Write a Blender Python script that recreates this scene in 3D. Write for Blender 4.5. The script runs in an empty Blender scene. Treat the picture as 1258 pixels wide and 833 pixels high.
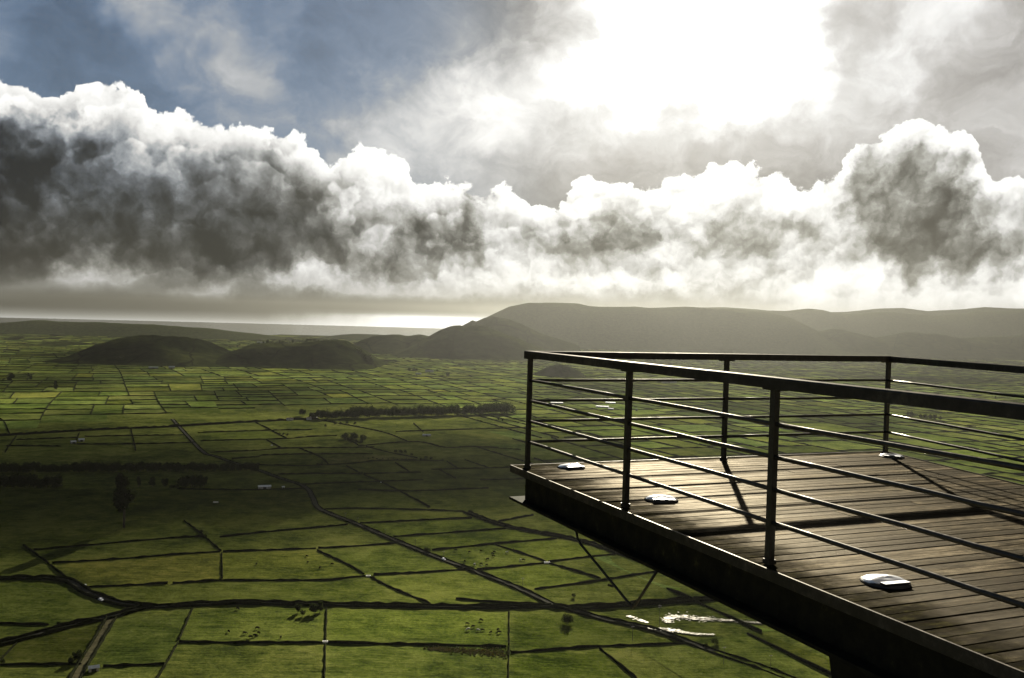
import bpy, bmesh, math, random
import numpy as np
from mathutils import Vector, Matrix

sc = bpy.context.scene
col = sc.collection
rad = math.radians

# ------------------------------------------------------------------ camera
EYE_Z = 182.0                      # eye height above the valley floor (floor about z = 0)
EYE = np.array([0.0, 0.0, EYE_Z])
FPX, PCX, PCY = 1142.09, 629.0, 416.5
CR = np.array([0.999580952, 0.000649450782, 0.0289395717])
CU = np.array([-0.02894686, 0.02242657, 0.99932934])
CF = np.array([0.0, 0.99974828, -0.02243597])
cam_data = bpy.data.cameras.new('camera')
cam_data.sensor_width = 36.0
cam_data.lens = FPX / 1258.0 * 36.0
cam_data.clip_start = 0.1
cam_data.clip_end = 120000.0
cam = bpy.data.objects.new('camera', cam_data)
col.objects.link(cam)
m = Matrix.Identity(4)
for i in range(3):
    m[i][0], m[i][1], m[i][2] = CR[i], CU[i], -CF[i]
    m[i][3] = EYE[i]
cam.matrix_world = m
sc.camera = cam

def ray(x, y):
    d = CF + CR * (x - PCX) / FPX - CU * (y - PCY) / FPX
    return d / np.linalg.norm(d)

def to_ground(x, y, z=0.0):
    d = ray(x, y)
    return EYE + d * ((z - EYE_Z) / d[2])

# ------------------------------------------------------------------ exposure
sc.render.engine = 'CYCLES'
vs = sc.view_settings
vs.view_transform = 'Standard'
vs.look = 'None'
vs.gamma = 1.0
vs.use_curve_mapping = False
vs.exposure = 2.6
cy = sc.cycles
cy.use_denoising = True
cy.denoiser = 'OPENIMAGEDENOISE'
cy.max_bounces = 6
cy.diffuse_bounces = 3
cy.glossy_bounces = 3
cy.transmission_bounces = 4
cy.transparent_max_bounces = 24
cy.volume_bounces = 1
cy.sample_clamp_indirect = 6.0
cy.use_adaptive_sampling = True
cy.adaptive_threshold = 0.01
cy.adaptive_min_samples = 10

# ------------------------------------------------------------------ sun
SUN_AZ, SUN_EL = rad(9.2), rad(18.4)          # azimuth from +Y towards +X
SUN_DIR = np.array([math.sin(SUN_AZ) * math.cos(SUN_EL), math.cos(SUN_AZ) * math.cos(SUN_EL), math.sin(SUN_EL)])
sun_data = bpy.data.lights.new('sun', 'SUN')
sun_data.energy = 4.6
sun_data.angle = rad(0.5)
sun_data.color = (1.0, 0.93, 0.80)
sun = bpy.data.objects.new('sun', sun_data)
col.objects.link(sun)
sun.rotation_euler = Vector((-SUN_DIR[0], -SUN_DIR[1], -SUN_DIR[2])).to_track_quat('-Z', 'Y').to_euler()

# ------------------------------------------------------------------ sky
class Nodes:
    """small helper to write node trees as expressions"""
    def __init__(self, tree):
        self.t = tree
        self.n = tree.nodes
        self.l = tree.links
    def new(self, kind, **kw):
        nd = self.n.new(kind)
        for k, v in kw.items():
            setattr(nd, k, v)
        return nd
    def put(self, sock, v):
        if isinstance(v, bpy.types.NodeSocket):
            self.l.new(v, sock)
        elif v is not None:
            sock.default_value = v
    def m(self, op, a, b=None, c=None, clamp=False):
        nd = self.new('ShaderNodeMath', operation=op, use_clamp=clamp)
        self.put(nd.inputs[0], a); self.put(nd.inputs[1], b); self.put(nd.inputs[2], c)
        return nd.outputs[0]
    def add(self, a, b): return self.m('ADD', a, b)
    def sub(self, a, b): return self.m('SUBTRACT', a, b)
    def mul(self, a, b): return self.m('MULTIPLY', a, b)
    def ramp(self, v, a, b, lo=0.0, hi=1.0, smooth=True):
        nd = self.new('ShaderNodeMapRange', interpolation_type='SMOOTHSTEP' if smooth else 'LINEAR')
        nd.clamp = True
        self.put(nd.inputs[0], v)
        for i, q in enumerate((a, b, lo, hi)):
            self.put(nd.inputs[1 + i], q)
        return nd.outputs[0]
    def v(self, op, a, b=None, scale=None):
        nd = self.new('ShaderNodeVectorMath', operation=op)
        self.put(nd.inputs[0], a)
        if b is not None: self.put(nd.inputs[1], b)
        if scale is not None: self.put(nd.inputs['Scale'], scale)
        return nd.outputs['Value'] if op in ('DOT_PRODUCT', 'LENGTH', 'DISTANCE') else nd.outputs[0]
    def mix(self, f, a, b):
        nd = self.new('ShaderNodeMix', data_type='RGBA')
        self.put(nd.inputs[0], f); self.put(nd.inputs[6], a); self.put(nd.inputs[7], b)
        return nd.outputs[2]
    def lerp(self, f, a, b):
        nd = self.new('ShaderNodeMix', data_type='FLOAT')
        self.put(nd.inputs[0], f); self.put(nd.inputs[2], a); self.put(nd.inputs[3], b)
        return nd.outputs[0]
    def noise(self, vec, scale, detail=4.0, rough=0.55, dist=0.0, kind=None, color=False, dim='3D'):
        nd = self.new('ShaderNodeTexNoise', noise_dimensions=dim)
        if kind: nd.noise_type = kind
        if vec is not None: self.put(nd.inputs['Vector'], vec)
        nd.inputs['Scale'].default_value = scale
        nd.inputs['Detail'].default_value = detail
        nd.inputs['Roughness'].default_value = rough
        nd.inputs['Distortion'].default_value = dist
        return nd.outputs['Color' if color else 'Fac']
    def voronoi(self, vec, scale, detail=0.0, rough=0.5, feature='F1', smooth=0.6, rand=1.0, dim='3D'):
        nd = self.new('ShaderNodeTexVoronoi', feature=feature, voronoi_dimensions=dim)
        nd.normalize = True
        self.put(nd.inputs['Vector'], vec)
        nd.inputs['Scale'].default_value = scale
        nd.inputs['Detail'].default_value = detail
        nd.inputs['Roughness'].default_value = rough
        if feature == 'SMOOTH_F1': nd.inputs['Smoothness'].default_value = smooth
        nd.inputs['Randomness'].default_value = rand
        return nd.outputs['Distance']
    def curve(self, v, pts):
        nd = self.new('ShaderNodeFloatCurve')
        c = nd.mapping.curves[0]
        while len(c.points) < len(pts):
            c.points.new(0.5, 0.5)
        for p, (x, y) in zip(c.points, pts):
            p.location = (x, y); p.handle_type = 'AUTO_CLAMPED'
        nd.mapping.update()
        self.put(nd.inputs['Value'], v)
        return nd.outputs[0]

def px_to_azel(x, y):
    d = ray(x, y)
    return math.degrees(math.atan2(d[0], d[1])), math.degrees(math.asin(d[2]))

def azel_to_px(az, el):
    a, e = rad(az), rad(el)
    D = np.array([math.sin(a) * math.cos(e), math.cos(a) * math.cos(e), math.sin(e)])
    k = D @ CF
    return PCX + FPX * (D @ CR) / k, PCY - FPX * (D @ CU) / k

def table(rows):
    """rows {y: [(x, value)...]} -> bilinear lookup in pixels"""
    ys = sorted(rows)
    def look(x, y):
        vals = [np.interp(x, [p[0] for p in rows[q]], [p[1] for p in rows[q]]) for q in ys]
        return float(np.interp(y, ys, vals))
    return look

def row(vals, x0=0, step=50):
    return [(x0 + i * step, v) for i, v in enumerate(vals)]

UPPER = {
 0:   row([122,104,104,160,166,128,122,146,116,116,120,128,140,160,225,275,290,300,300,296,262,190,228,246,205,165]),
 40:  row([152,115, 95,108,150,182,132,154,118,118,122,132,148,168,226,290,300,300,300,292,262,204,240,222,190,178]),
 80:  row([124,105, 98,104,112,166,192,138,115,120,142,156,190,216,256,290,300,300,300,290,258,200,244,200,184,186]),
 120: row([118,115,128,122,120,120,166,182,126,168,190,226,252,246,252,280,290,285,280,272,250,222,232,190,180,184]),
 160: row([118,118,128,130,134,130,134,140,152,206,216,232,242,226,214,238,222,206,200,206,206,204,186,182,180,182]),
 200: row([120,120,130,134,138,138,142,150,162,200,202,196,190,184,180,178,180,180,180,180,170,168,176,180,182,184]),
 240: row([120,120,130,134,138,142,146,152,166,180,172,168,164,160,156,160,158,156,152,150,150,154,160,164,166,170]),
}
RIDGE = [(0,98),(20,105),(40,118),(60,128),(75,122),(90,108),(110,100),(130,103),(150,108),(170,118),(185,140),(200,148),
 (220,143),(245,150),(270,160),(300,162),(325,163),(345,170),(365,172),(385,185),(400,207),(412,205),(425,190),(440,184),
 (460,187),(480,192),(497,203),(505,222),(515,232),(535,230),(555,225),(575,228),(590,238),(605,238),(625,240),(650,250),
 (665,257),(690,256),(705,235),(720,220),(745,222),(765,232),(790,238),(810,232),(830,225),(855,212),(880,197),(900,198),
 (925,210),(945,220),(960,218),(985,235),(995,240),(1010,225),(1035,220),(1045,195),(1065,178),(1085,175),(1110,160),
 (1130,155),(1150,160),(1165,172),(1185,170),(1200,180),(1212,200),(1218,225),(1230,232),(1258,225)]
LOWER = {
 100: row([235,230,245,245,245,245,245,245,250,255,255,255,255,255,255,255,255,255,255,255,255,255,240,255,255,250]),
 125: row([222,195,228,238,242,245,245,245,250,255,255,255,255,255,255,255,255,255,255,255,255,255,230,240,255,250]),
 150: row([100,122,218,226,236,240,240,240,250,255,255,255,255,255,255,255,255,255,255,255,255,250,235,230,255,250]),
 175: row([ 60, 70,130,200,230,236,226,230,250,255,255,255,255,255,255,255,255,255,255,255,255,235,190,215,250,250]),
 200: row([ 62, 64, 85,168,150,140,150,184,250,252,250,255,255,255,255,255,255,255,255,255,255,215,150,150,245,245]),
 225: row([ 62, 70, 85,130,110,120,110,130,152,250,255,242,250,250,250,232,255,255,255,255,255,190,140,136,238,230]),
 250: row([ 52, 74, 75, 75, 85, 90, 80,110,122,235,246,184,230,246,226,200,245,250,245,250,246,172,124,118,186,190]),
 275: row([ 50, 70, 75, 65, 70, 70, 75,100,106,198,204,128,170,226,188,170,182,242,160,170,190,158,110, 94,128,165]),
 300: row([ 45, 74, 85, 95, 70, 60, 70, 90,112,150,142,110,172,226,136,130,142,244,132,180,162,192,120, 88,108,150]),
 325: row([ 48, 80,120,130, 86, 75, 70,100,142,132,120,132,200,212,142,150,162,222,150,162,232,236,160,100,128,165]),
 345: row([ 72,110,236,150,100, 86,104,196,236,152,152,192,212,242,232,240,232,232,172,222,242,242,202,172,190,220]),
 360: row([200,140,120,112,150,246,140,180,176,222,200,212,190,200,190,202,172,172,162,202,232,222,242,236,232,240]),
 370: row([ 45, 40, 40, 45, 55, 70, 50, 62, 60, 90,110,120,124,128,138,150,150,160,170,190,226,230,236,236,232,236]),
 383: row([ 35, 30, 30, 34, 40, 40, 40, 44, 50, 60, 76, 94,110,128,140,152,172,176,180,200,226,230,232,234,230,230]),
 389: row([310,310,310,310,310,310,310,310,310,306,300,290,260,200,200,200,200,200,200,210,226,230,232,234,230,230]),
 412: row([280,280,280,280,280,280,280,280,280,276,270,260,250,196,196,196,196,196,196,200,210,216,220,220,220,220]),
}
A0, A1 = -32.0, 32.0                              # azimuth span of the tables, degrees
def build_world():
    w = bpy.data.worlds.new('World')
    sc.world = w
    w.use_nodes = True
    w.cycles.sampling_method = 'MANUAL'
    w.cycles.sample_map_resolution = 1024
    t = w.node_tree
    t.nodes.clear()
    N = Nodes(t)
    g = N.new('ShaderNodeTexCoord').outputs['Generated']
    d = N.v('NORMALIZE', g)
    sep = N.new('ShaderNodeSeparateXYZ'); N.put(sep.inputs[0], d)
    X, Y, Z = sep.outputs
    az0 = N.m('MULTIPLY', N.m('ARCTAN2', X, Y), 180 / math.pi)
    el0 = N.m('MULTIPLY', N.m('ARCSINE', Z), 180 / math.pi)
    inframe = N.mul(N.mul(N.ramp(az0, -60, -33), N.ramp(az0, 60, 33)), N.ramp(el0, 38, 21))      # beyond it the sky goes on with mean values
    # domain warps (degrees); 1 px is 0.05 degree
    cmb = N.new('ShaderNodeCombineXYZ')
    N.put(cmb.inputs[0], N.mul(az0, math.pi / 180)); N.put(cmb.inputs[1], N.mul(el0, math.pi / 180))
    p = cmb.outputs[0]
    nA = N.noise(p, 11.0, 3.0, 0.6, color=True, dim='2D')
    nB = N.noise(p, 44.0, 5.0, 0.66, color=True, dim='2D')
    sA = N.new('ShaderNodeSeparateColor'); N.put(sA.inputs[0], nA)
    sB = N.new('ShaderNodeSeparateColor'); N.put(sB.inputs[0], nB)
    def warp(base, a, b, ka, kb):
        return N.add(base, N.add(N.mul(N.sub(a, 0.5), ka), N.mul(N.sub(b, 0.5), kb)))
    # cauliflower billows: round cells, several octaves
    dw = N.v('ADD', p, N.v('SCALE', N.v('SUBTRACT', nB, (0.5, 0.5, 0.5)), scale=0.016))
    vorB = N.voronoi(dw, 22.0, 0.0, dim='2D')
    vorM = N.voronoi(dw, 55.0, 0.0, dim='2D')
    vorS = N.voronoi(dw, 130.0, 0.0, dim='2D')
    puff = N.add(N.sub(0.40, vorB), N.add(N.mul(N.sub(0.40, vorM), 0.50), N.mul(N.sub(0.40, vorS), 0.24)))
    fine = N.sub(N.noise(dw, 34.0, 6.0, 0.62, dim='2D'), 0.5)
    # side of each billow that faces the sun: height here minus height a little closer to the sun
    sunp = (SUN_AZ, SUN_EL, 0.0)
    tow = N.v('NORMALIZE', N.v('SUBTRACT', sunp, p))
    def lit_side(vor, scale, step):
        return N.sub(N.voronoi(N.v('ADD', dw, N.v('SCALE', tow, scale=step)), scale, 0.0, dim='2D'), vor)
    relief = N.add(N.mul(lit_side(vorB, 22.0, 0.011), 1.0), N.add(N.mul(lit_side(vorM, 55.0, 0.005), 0.55), N.mul(lit_side(vorS, 130.0, 0.0022), 0.28)))
    def unit(az):
        return N.ramp(az, A0, A1, smooth=False)
    def rows_to_field(tab, els, az, el, lo, hi, mean):
        look = table(tab)
        acc = None
        u = unit(az)
        for k, e in enumerate(els):
            pts = []
            for j in range(33):
                a = A0 + (A1 - A0) * j / 32
                px, py = azel_to_px(a, e)
                px = min(max(px, 0), 1258)
                py = min(max(py, lo), hi)
                v = look(px, py) / 300.0
                pts.append((j / 32, v))
            cval = N.curve(u, pts)
            prev = els[k - 1] if k else None
            nxt = els[k + 1] if k + 1 < len(els) else None
            wgt = None
            if prev is not None: wgt = N.ramp(el, prev, e, smooth=False)
            if nxt is not None:
                w2 = N.ramp(el, nxt, e, smooth=False)
                wgt = w2 if wgt is None else N.m('MINIMUM', wgt, w2)
            term = N.mul(cval, wgt)
            acc = term if acc is None else N.add(acc, term)
        return N.lerp(inframe, mean / 300.0, acc)
    # ---- high clouds and blue sky
    azU = warp(az0, sA.outputs[0], sB.outputs[0], 5.0, 1.6)
    elU = warp(el0, sA.outputs[1], sB.outputs[1], 4.0, 1.4)
    elsU = [7.2, 9.2, 11.2, 13.2, 15.2, 17.2, 19.2, 21.0]
    up = rows_to_field(UPPER, elsU, azU, elU, 0, 240, 112)
    wisp = N.noise(N.v('MULTIPLY', dw, (1.0, 1.5, 1.0)), 15.0, 8.0, 0.62, 0.5, dim='2D')
    up = N.add(up, N.mul(N.sub(wisp, 0.5), N.ramp(up, 0.3, 0.6, 0.20, 0.34)))
    # ---- cumulus bank
    azL = warp(az0, sA.outputs[0], sB.outputs[0], 3.4, 2.6)
    elL = warp(el0, sA.outputs[1], sB.outputs[1], 2.0, 1.8)
    elL = N.lerp(N.ramp(el0, 0.2, 2.2), el0, elL)                       # the flat cloud base keeps its level
    elsL = [-1.2, -0.05, 0.28, 0.9, 1.4, 2.2, 3.2, 4.4, 5.6, 6.9, 8.2, 9.5, 10.8, 12.0, 13.2, 14.5]
    low = rows_to_field(LOWER, elsL, azL, elL, 100, 412, 105)
    azR = warp(az0, sB.outputs[0], sA.outputs[2], 1.0, 0.6)
    rp = []
    for j in range(129):
        a = A0 + (A1 - A0) * j / 128
        px = azel_to_px(a, 9.0)[0]
        py = np.interp(px, [q[0] for q in RIDGE], [q[1] for q in RIDGE])
        rp.append((j / 128, px_to_azel(min(max(px, 0), 1258), py)[1] / 20.0))
    ridge = N.mul(N.curve(unit(azR), rp), 20.0)
    ridge = N.lerp(inframe, 9.0, ridge)
    depth = N.add(N.sub(ridge, el0), N.add(N.mul(puff, 1.35), N.mul(fine, 1.5)))       # degrees inside the cloud
    cover = N.ramp(depth, -0.05, 0.14)
    # shading inside: overlapping heads, each bright along its upper edge and dark below
    base_fade = N.ramp(el0, 0.5, 2.6)
    def heads(period, phase, ka, kb, kc):
        q = N.add(N.mul(el0, -1.0), N.add(N.mul(N.sub(sA.outputs[2], 0.5), ka), N.add(N.mul(puff, kb), N.mul(fine, kc))))
        q = N.m('FRACT', N.add(N.mul(q, 1.0 / period), phase))
        e = N.ramp(q, 0.0, 0.2)                                   # crisp upper edge
        return N.mul(e, N.m('POWER', N.sub(1.0, q), 1.6)), q
    h1, q1 = heads(4.6, 0.15, 16.0, 0.9, 1.3)
    h2, q2 = heads(3.0, 0.55, -12.0, 0.7, 1.2)
    gate = N.ramp(sA.outputs[0], 0.40, 0.62)
    head = N.add(N.mul(N.sub(h1, 0.36), N.mul(N.lerp(gate, 0.05, 0.25), N.ramp(az0, 0, 10, 1.0, 0.4))), N.mul(N.sub(h2, 0.36), N.mul(N.lerp(gate, 0.18, 0.05), N.ramp(az0, 0, 10, 1.0, 0.4))))
    low = N.add(low, N.mul(base_fade, N.add(N.add(N.mul(puff, 0.17), N.mul(relief, N.ramp(az0, -16, 2, 0.10, 0.34))), N.add(N.mul(fine, 0.46), N.mul(head, N.mul(N.ramp(low, 0.15, 0.6, 0.8, 1.05), N.ramp(depth, 7.0, 2.5, 0.45, 1.0)))))))
    low = N.mul(low, N.lerp(N.ramp(depth, 0.6, 2.2), 1.0, N.lerp(N.ramp(el0, 2.0, 4.5), 1.04, 0.92)))
    contrast = N.ramp(low, 0.13, 0.84, 0.15, 0.93)
    low = N.lerp(N.mul(base_fade, 0.62), low, contrast)
    low = N.m('MAXIMUM', N.sub(low, N.mul(N.ramp(low, 0.75, 0.3, 0.0, 0.012), 1.0)), 0.15)
    rim = N.mul(N.ramp(depth, 1.1, 0.04), N.ramp(N.add(N.mul(relief, 0.7), N.add(fine, N.mul(puff, 0.5))), -0.30, 0.2, 0.15, 1.0))
    low = N.lerp(N.mul(rim, 0.8), low, 0.92)
    # ---- tones to light
    def lum(v, top):
        # table values are display values over 300; to linear light
        return N.m('POWER', N.m('MAXIMUM', N.mul(v, 300.0 / 255.0), 0.02), 2.2)
    low_l = lum(low, 1)
    up_l = lum(up, 1)
    def tint(l, dark, light, a, b):
        c = N.mix(N.ramp(l, a, b), dark, light)
        sc_ = N.new('ShaderNodeVectorMath', operation='SCALE')
        N.put(sc_.inputs[0], c); N.put(sc_.inputs['Scale'], l)
        return sc_.outputs[0]
    left = N.mul(N.ramp(az0, -8, -24), N.ramp(el0, 2.0, 7.0))
    dark_l = N.mix(left, (1.0, 1.0, 0.90, 1), (0.90, 1.0, 1.10, 1))
    low_c = tint(low_l, dark_l, (1.0, 0.995, 0.965, 1), 0.15, 0.75)
    sky = N.new('ShaderNodeTexSky', sky_type='NISHITA')
    sky.sun_disc = False
    sky.sun_elevation = SUN_EL
    sky.sun_rotation = SUN_AZ
    sky.altitude = 500
    sky.air_density = 1.0
    sky.dust_density = 0.6
    sky.ozone_density = 2.0
    blue = N.v('SCALE', sky.outputs[0], scale=0.05)
    grey = tint(up_l, N.mix(N.ramp(az0, -8, 6), (0.93, 1.0, 1.08, 1), (1.04, 1.0, 0.95, 1)), (1.0, 0.995, 0.98, 1), 0.2, 0.9)
    blue_amt = N.mul(N.ramp(up, 0.62, 0.38), N.ramp(az0, 2, -8))
    bl = N.mix(0.75, grey, N.v('MULTIPLY', N.v('SCALE', (0.62, 1.0, 1.62), scale=1.0), N.v('SCALE', (1, 1, 1), scale=up_l)))
    up_c = N.mix(blue_amt, grey, N.mix(0.25, bl, blue))
    colr = N.mix(cover, up_c, low_c)
    colr = N.v('SCALE', colr, scale=N.ramp(el0, 0.12, -0.25, 1.0, 2.5))      # clear bright strip below the cloud base
    # the sun itself, behind the high cloud
    sd = N.v('DOT_PRODUCT', d, tuple(SUN_DIR))
    glow = N.m('POWER', N.m('MAXIMUM', sd, 0.0), 260.0)
    glow = N.mul(N.mul(glow, N.mul(N.sub(1.0, cover), N.ramp(up, 0.80, 1.02))), 14.0)
    colr = N.v('ADD', colr, N.v('SCALE', (1.0, 0.97, 0.9), scale=glow))
    # nothing but dim haze below the horizon
    colr = N.mix(N.ramp(el0, -1.6, -4.0), colr, (0.16, 0.16, 0.13, 1))
    bg = N.new('ShaderNodeBackground')
    N.put(bg.inputs[0], colr)
    bg.inputs[1].default_value = 2.0 ** -vs.exposure
    out = N.new('ShaderNodeOutputWorld')
    N.l.new(bg.outputs[0], out.inputs[0])
build_world()

# ------------------------------------------------------------------ helpers
def rng(seed):
    return random.Random(seed)

def mesh_obj(name, verts, faces, mat=None, parent=None, smooth=False, mesh=None):
    if mesh is None:
        mesh = bpy.data.meshes.new(name)
        mesh.from_pydata([tuple(v) for v in verts], [], faces)
        mesh.validate()
        if mat is not None: mesh.materials.append(mat)
        if smooth: mesh.shade_smooth()
    o = bpy.data.objects.new(name, mesh)
    col.objects.link(o)
    if parent is not None: o.parent = parent
    return o

def tag(o, label=None, cat=None, group=None, kind=None):
    if label: o['label'] = label
    if cat: o['category'] = cat
    if group: o['group'] = group
    if kind: o['kind'] = kind
    return o

def empty(name, loc=(0, 0, 0), rz=0.0):
    o = bpy.data.objects.new(name, None)
    o.empty_display_size = 0.5
    o.location = loc
    o.rotation_euler = (0, 0, rz)
    col.objects.link(o)
    return o

def copy_tree(src, loc, rz=0.0, scale=1.0, **kw):
    r = src.copy(); col.objects.link(r)
    r.location = loc; r.rotation_euler = (0, 0, rz); r.scale = (scale, scale, scale) if not isinstance(scale, tuple) else scale
    for ch in src.children:
        c = ch.copy(); col.objects.link(c); c.parent = r
        for g in ch.children:
            d = g.copy(); col.objects.link(d); d.parent = c
    tag(r, **kw)
    return r

def drop_tree(src):
    for ch in list(src.children):
        for g in list(ch.children): bpy.data.objects.remove(g)
        bpy.data.objects.remove(ch)
    bpy.data.objects.remove(src)

class MB:
    """collects verts and faces for one mesh"""
    def __init__(self): self.v, self.f = [], []
    def box(self, lo, hi, fn=None):
        b = len(self.v)
        for z in (lo[2], hi[2]):
            for x, y in ((lo[0], lo[1]), (hi[0], lo[1]), (hi[0], hi[1]), (lo[0], hi[1])):
                self.v.append(fn(x, y, z) if fn else (x, y, z))
        for q in ((0, 3, 2, 1), (4, 5, 6, 7), (0, 1, 5, 4), (1, 2, 6, 5), (2, 3, 7, 6), (3, 0, 4, 7)):
            self.f.append(tuple(b + i for i in q))
    def tube(self, pts, radii, n=8, cap=True):
        pts = [Vector(p) for p in pts]
        if not hasattr(radii, '__len__'): radii = [radii] * len(pts)
        b = len(self.v)
        for i, p in enumerate(pts):
            t = (pts[min(i + 1, len(pts) - 1)] - pts[max(i - 1, 0)]).normalized()
            a = t.orthogonal().normalized() if abs(t.z) > 0.99 else t.cross(Vector((0, 0, 1))).normalized()
            c = t.cross(a)
            for k in range(n):
                an = 2 * math.pi * k / n
                q = p + (a * math.cos(an) + c * math.sin(an)) * radii[i]
                self.v.append(tuple(q))
        for i in range(len(pts) - 1):
            for k in range(n):
                k2 = (k + 1) % n
                self.f.append((b + i * n + k, b + i * n + k2, b + (i + 1) * n + k2, b + (i + 1) * n + k))
        if cap:
            self.f.append(tuple(b + k for k in range(n))[::-1])
            self.f.append(tuple(b + (len(pts) - 1) * n + k for k in range(n)))
    def build(self, name, mat, parent=None, smooth=False):
        return mesh_obj(name, self.v, self.f, mat, parent, smooth)

def material(name, fn):
    m = bpy.data.materials.new(name)
    m.use_nodes = True
    t = m.node_tree
    t.nodes.clear()
    N = Nodes(t)
    out = N.new('ShaderNodeOutputMaterial')
    fn(N, out)
    return m

def diffuse(N, out, color, bump=None, strength=0.5, dist=0.3):
    b = N.new('ShaderNodeBsdfDiffuse')
    N.put(b.inputs['Color'], color)
    if bump is not None:
        bn = N.new('ShaderNodeBump')
        bn.inputs['Strength'].default_value = strength
        bn.inputs['Distance'].default_value = dist
        N.put(bn.inputs['Height'], bump)
        N.l.new(bn.outputs[0], b.inputs['Normal'])
    N.l.new(b.outputs[0], out.inputs['Surface'])

def principled(N, out, color, rough=0.6, metal=0.0, spec=0.5, bump=None, bump_strength=0.3, bump_dist=0.05):
    b = N.new('ShaderNodeBsdfPrincipled')
    N.put(b.inputs['Base Color'], color)
    N.put(b.inputs['Roughness'], rough)
    N.put(b.inputs['Metallic'], metal)
    N.put(b.inputs['Specular IOR Level'], spec)
    if bump is not None:
        bn = N.new('ShaderNodeBump')
        bn.inputs['Strength'].default_value = bump_strength
        bn.inputs['Distance'].default_value = bump_dist
        N.put(bn.inputs['Height'], bump)
        N.l.new(bn.outputs[0], b.inputs['Normal'])
    N.l.new(b.outputs[0], out.inputs['Surface'])
    return b

def position(N):
    return N.new('ShaderNodeNewGeometry').outputs['Position']

def colour_ramp(N, v, stops):
    nd = N.new('ShaderNodeValToRGB')
    e = nd.color_ramp.elements
    while len(e) < len(stops): e.new(0.5)
    for q, (p, c) in zip(e, stops):
        q.position = p; q.color = (*c, 1)
    N.put(nd.inputs[0], v)
    return nd.outputs[0]

# ------------------------------------------------------------------ materials
def m_grass(N, out, attr=False):
    p = position(N)
    big = N.noise(p, 0.011, 3, 0.55)
    mid = N.noise(p, 0.05, 4, 0.6)
    fine = N.noise(p, 0.55, 4, 0.7)
    fine = N.add(N.mul(fine, 0.6), N.mul(N.noise(p, 0.16, 3, 0.6), 0.4))
    stripe = N.noise(N.v('MULTIPLY', p, (0.05, 0.5, 0.05)), 1.0, 3, 0.6)      # faint mowing and grazing streaks
    v = N.add(N.add(N.mul(big, 0.28), N.mul(mid, 0.25)), N.add(N.mul(fine, 0.34), N.mul(stripe, 0.2)))
    v = N.add(N.mul(N.sub(v, 0.52), 2.6), 0.52)
    c = colour_ramp(N, v, [(0.36, (0.016, 0.022, 0.005)), (0.48, (0.034, 0.042, 0.0085)), (0.60, (0.052, 0.060, 0.012)), (0.74, (0.080, 0.084, 0.020))])
    if attr:
        a = N.new('ShaderNodeAttribute', attribute_name='field')
        mx = N.new('ShaderNodeMix', data_type='RGBA', blend_type='MULTIPLY')
        mx.inputs[0].default_value = 1.0
        N.put(mx.inputs[6], c); N.put(mx.inputs[7], a.outputs['Color'])
        c = mx.outputs[2]
    diffuse(N, out, c, N.add(N.mul(fine, 1.4), N.mul(mid, 2.5)), 0.8, 0.6)
M_GRASS = material('pasture_grass', m_grass)
M_FIELD = material('pasture_fields', lambda N, o: m_grass(N, o, True))

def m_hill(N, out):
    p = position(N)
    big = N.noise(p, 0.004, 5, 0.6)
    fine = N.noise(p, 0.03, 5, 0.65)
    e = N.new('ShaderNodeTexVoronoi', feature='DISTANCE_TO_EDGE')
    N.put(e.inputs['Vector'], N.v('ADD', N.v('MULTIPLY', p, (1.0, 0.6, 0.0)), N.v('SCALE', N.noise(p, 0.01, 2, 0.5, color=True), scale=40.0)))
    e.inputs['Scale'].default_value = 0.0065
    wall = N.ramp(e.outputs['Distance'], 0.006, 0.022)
    c = colour_ramp(N, N.add(N.mul(big, 0.6), N.mul(fine, 0.4)), [(0.38, (0.004, 0.006, 0.002)), (0.5, (0.010, 0.0125, 0.004)), (0.64, (0.022, 0.025, 0.007))])  # pasture colour darkened to stand for the hills' backlit shade
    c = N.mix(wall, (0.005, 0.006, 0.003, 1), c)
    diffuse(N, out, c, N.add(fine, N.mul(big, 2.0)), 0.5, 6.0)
M_HILL = material('shaded_hill_pasture', m_hill)

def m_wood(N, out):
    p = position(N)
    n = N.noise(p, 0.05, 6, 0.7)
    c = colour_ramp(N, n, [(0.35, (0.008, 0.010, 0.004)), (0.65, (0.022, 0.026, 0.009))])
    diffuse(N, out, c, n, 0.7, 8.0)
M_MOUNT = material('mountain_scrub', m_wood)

def m_hedge(N, out):
    p = position(N)
    n = N.noise(p, 0.9, 4, 0.7)
    c = colour_ramp(N, n, [(0.35, (0.005, 0.006, 0.003)), (0.65, (0.016, 0.017, 0.008))])
    diffuse(N, out, c, n, 0.8, 0.2)
M_HEDGE = material('wall_and_hedge', m_hedge)

def m_leaf(N, out):
    oi = N.new('ShaderNodeObjectInfo')
    n = N.noise(position(N), 0.6, 3, 0.6)
    c = colour_ramp(N, n, [(0.3, (0.009, 0.013, 0.004)), (0.7, (0.026, 0.032, 0.009))])
    d = N.new('ShaderNodeBsdfDiffuse'); N.put(d.inputs[0], c)
    t = N.new('ShaderNodeBsdfTranslucent'); N.put(t.inputs[0], c)
    mx = N.new('ShaderNodeMixShader'); mx.inputs[0].default_value = 0.3
    N.l.new(d.outputs[0], mx.inputs[1]); N.l.new(t.outputs[0], mx.inputs[2])
    N.l.new(mx.outputs[0], out.inputs['Surface'])
M_LEAF = material('foliage', m_leaf)
def plain(name, c, rough=0.7, metal=0.0, spec=0.4, scale=3.0, amt=0.35, bump=0.0):
    def fn(N, out):
        n = N.noise(position(N), scale, 5, 0.65)
        cc = N.mix(N.ramp(n, 0.3, 0.7), tuple(x * (1 - amt) for x in c) + (1,), tuple(min(1, x * (1 + amt)) for x in c) + (1,))
        principled(N, out, cc, rough, metal, spec, bump=n if bump else None, bump_strength=bump, bump_dist=0.02)
    return material(name, fn)
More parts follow.
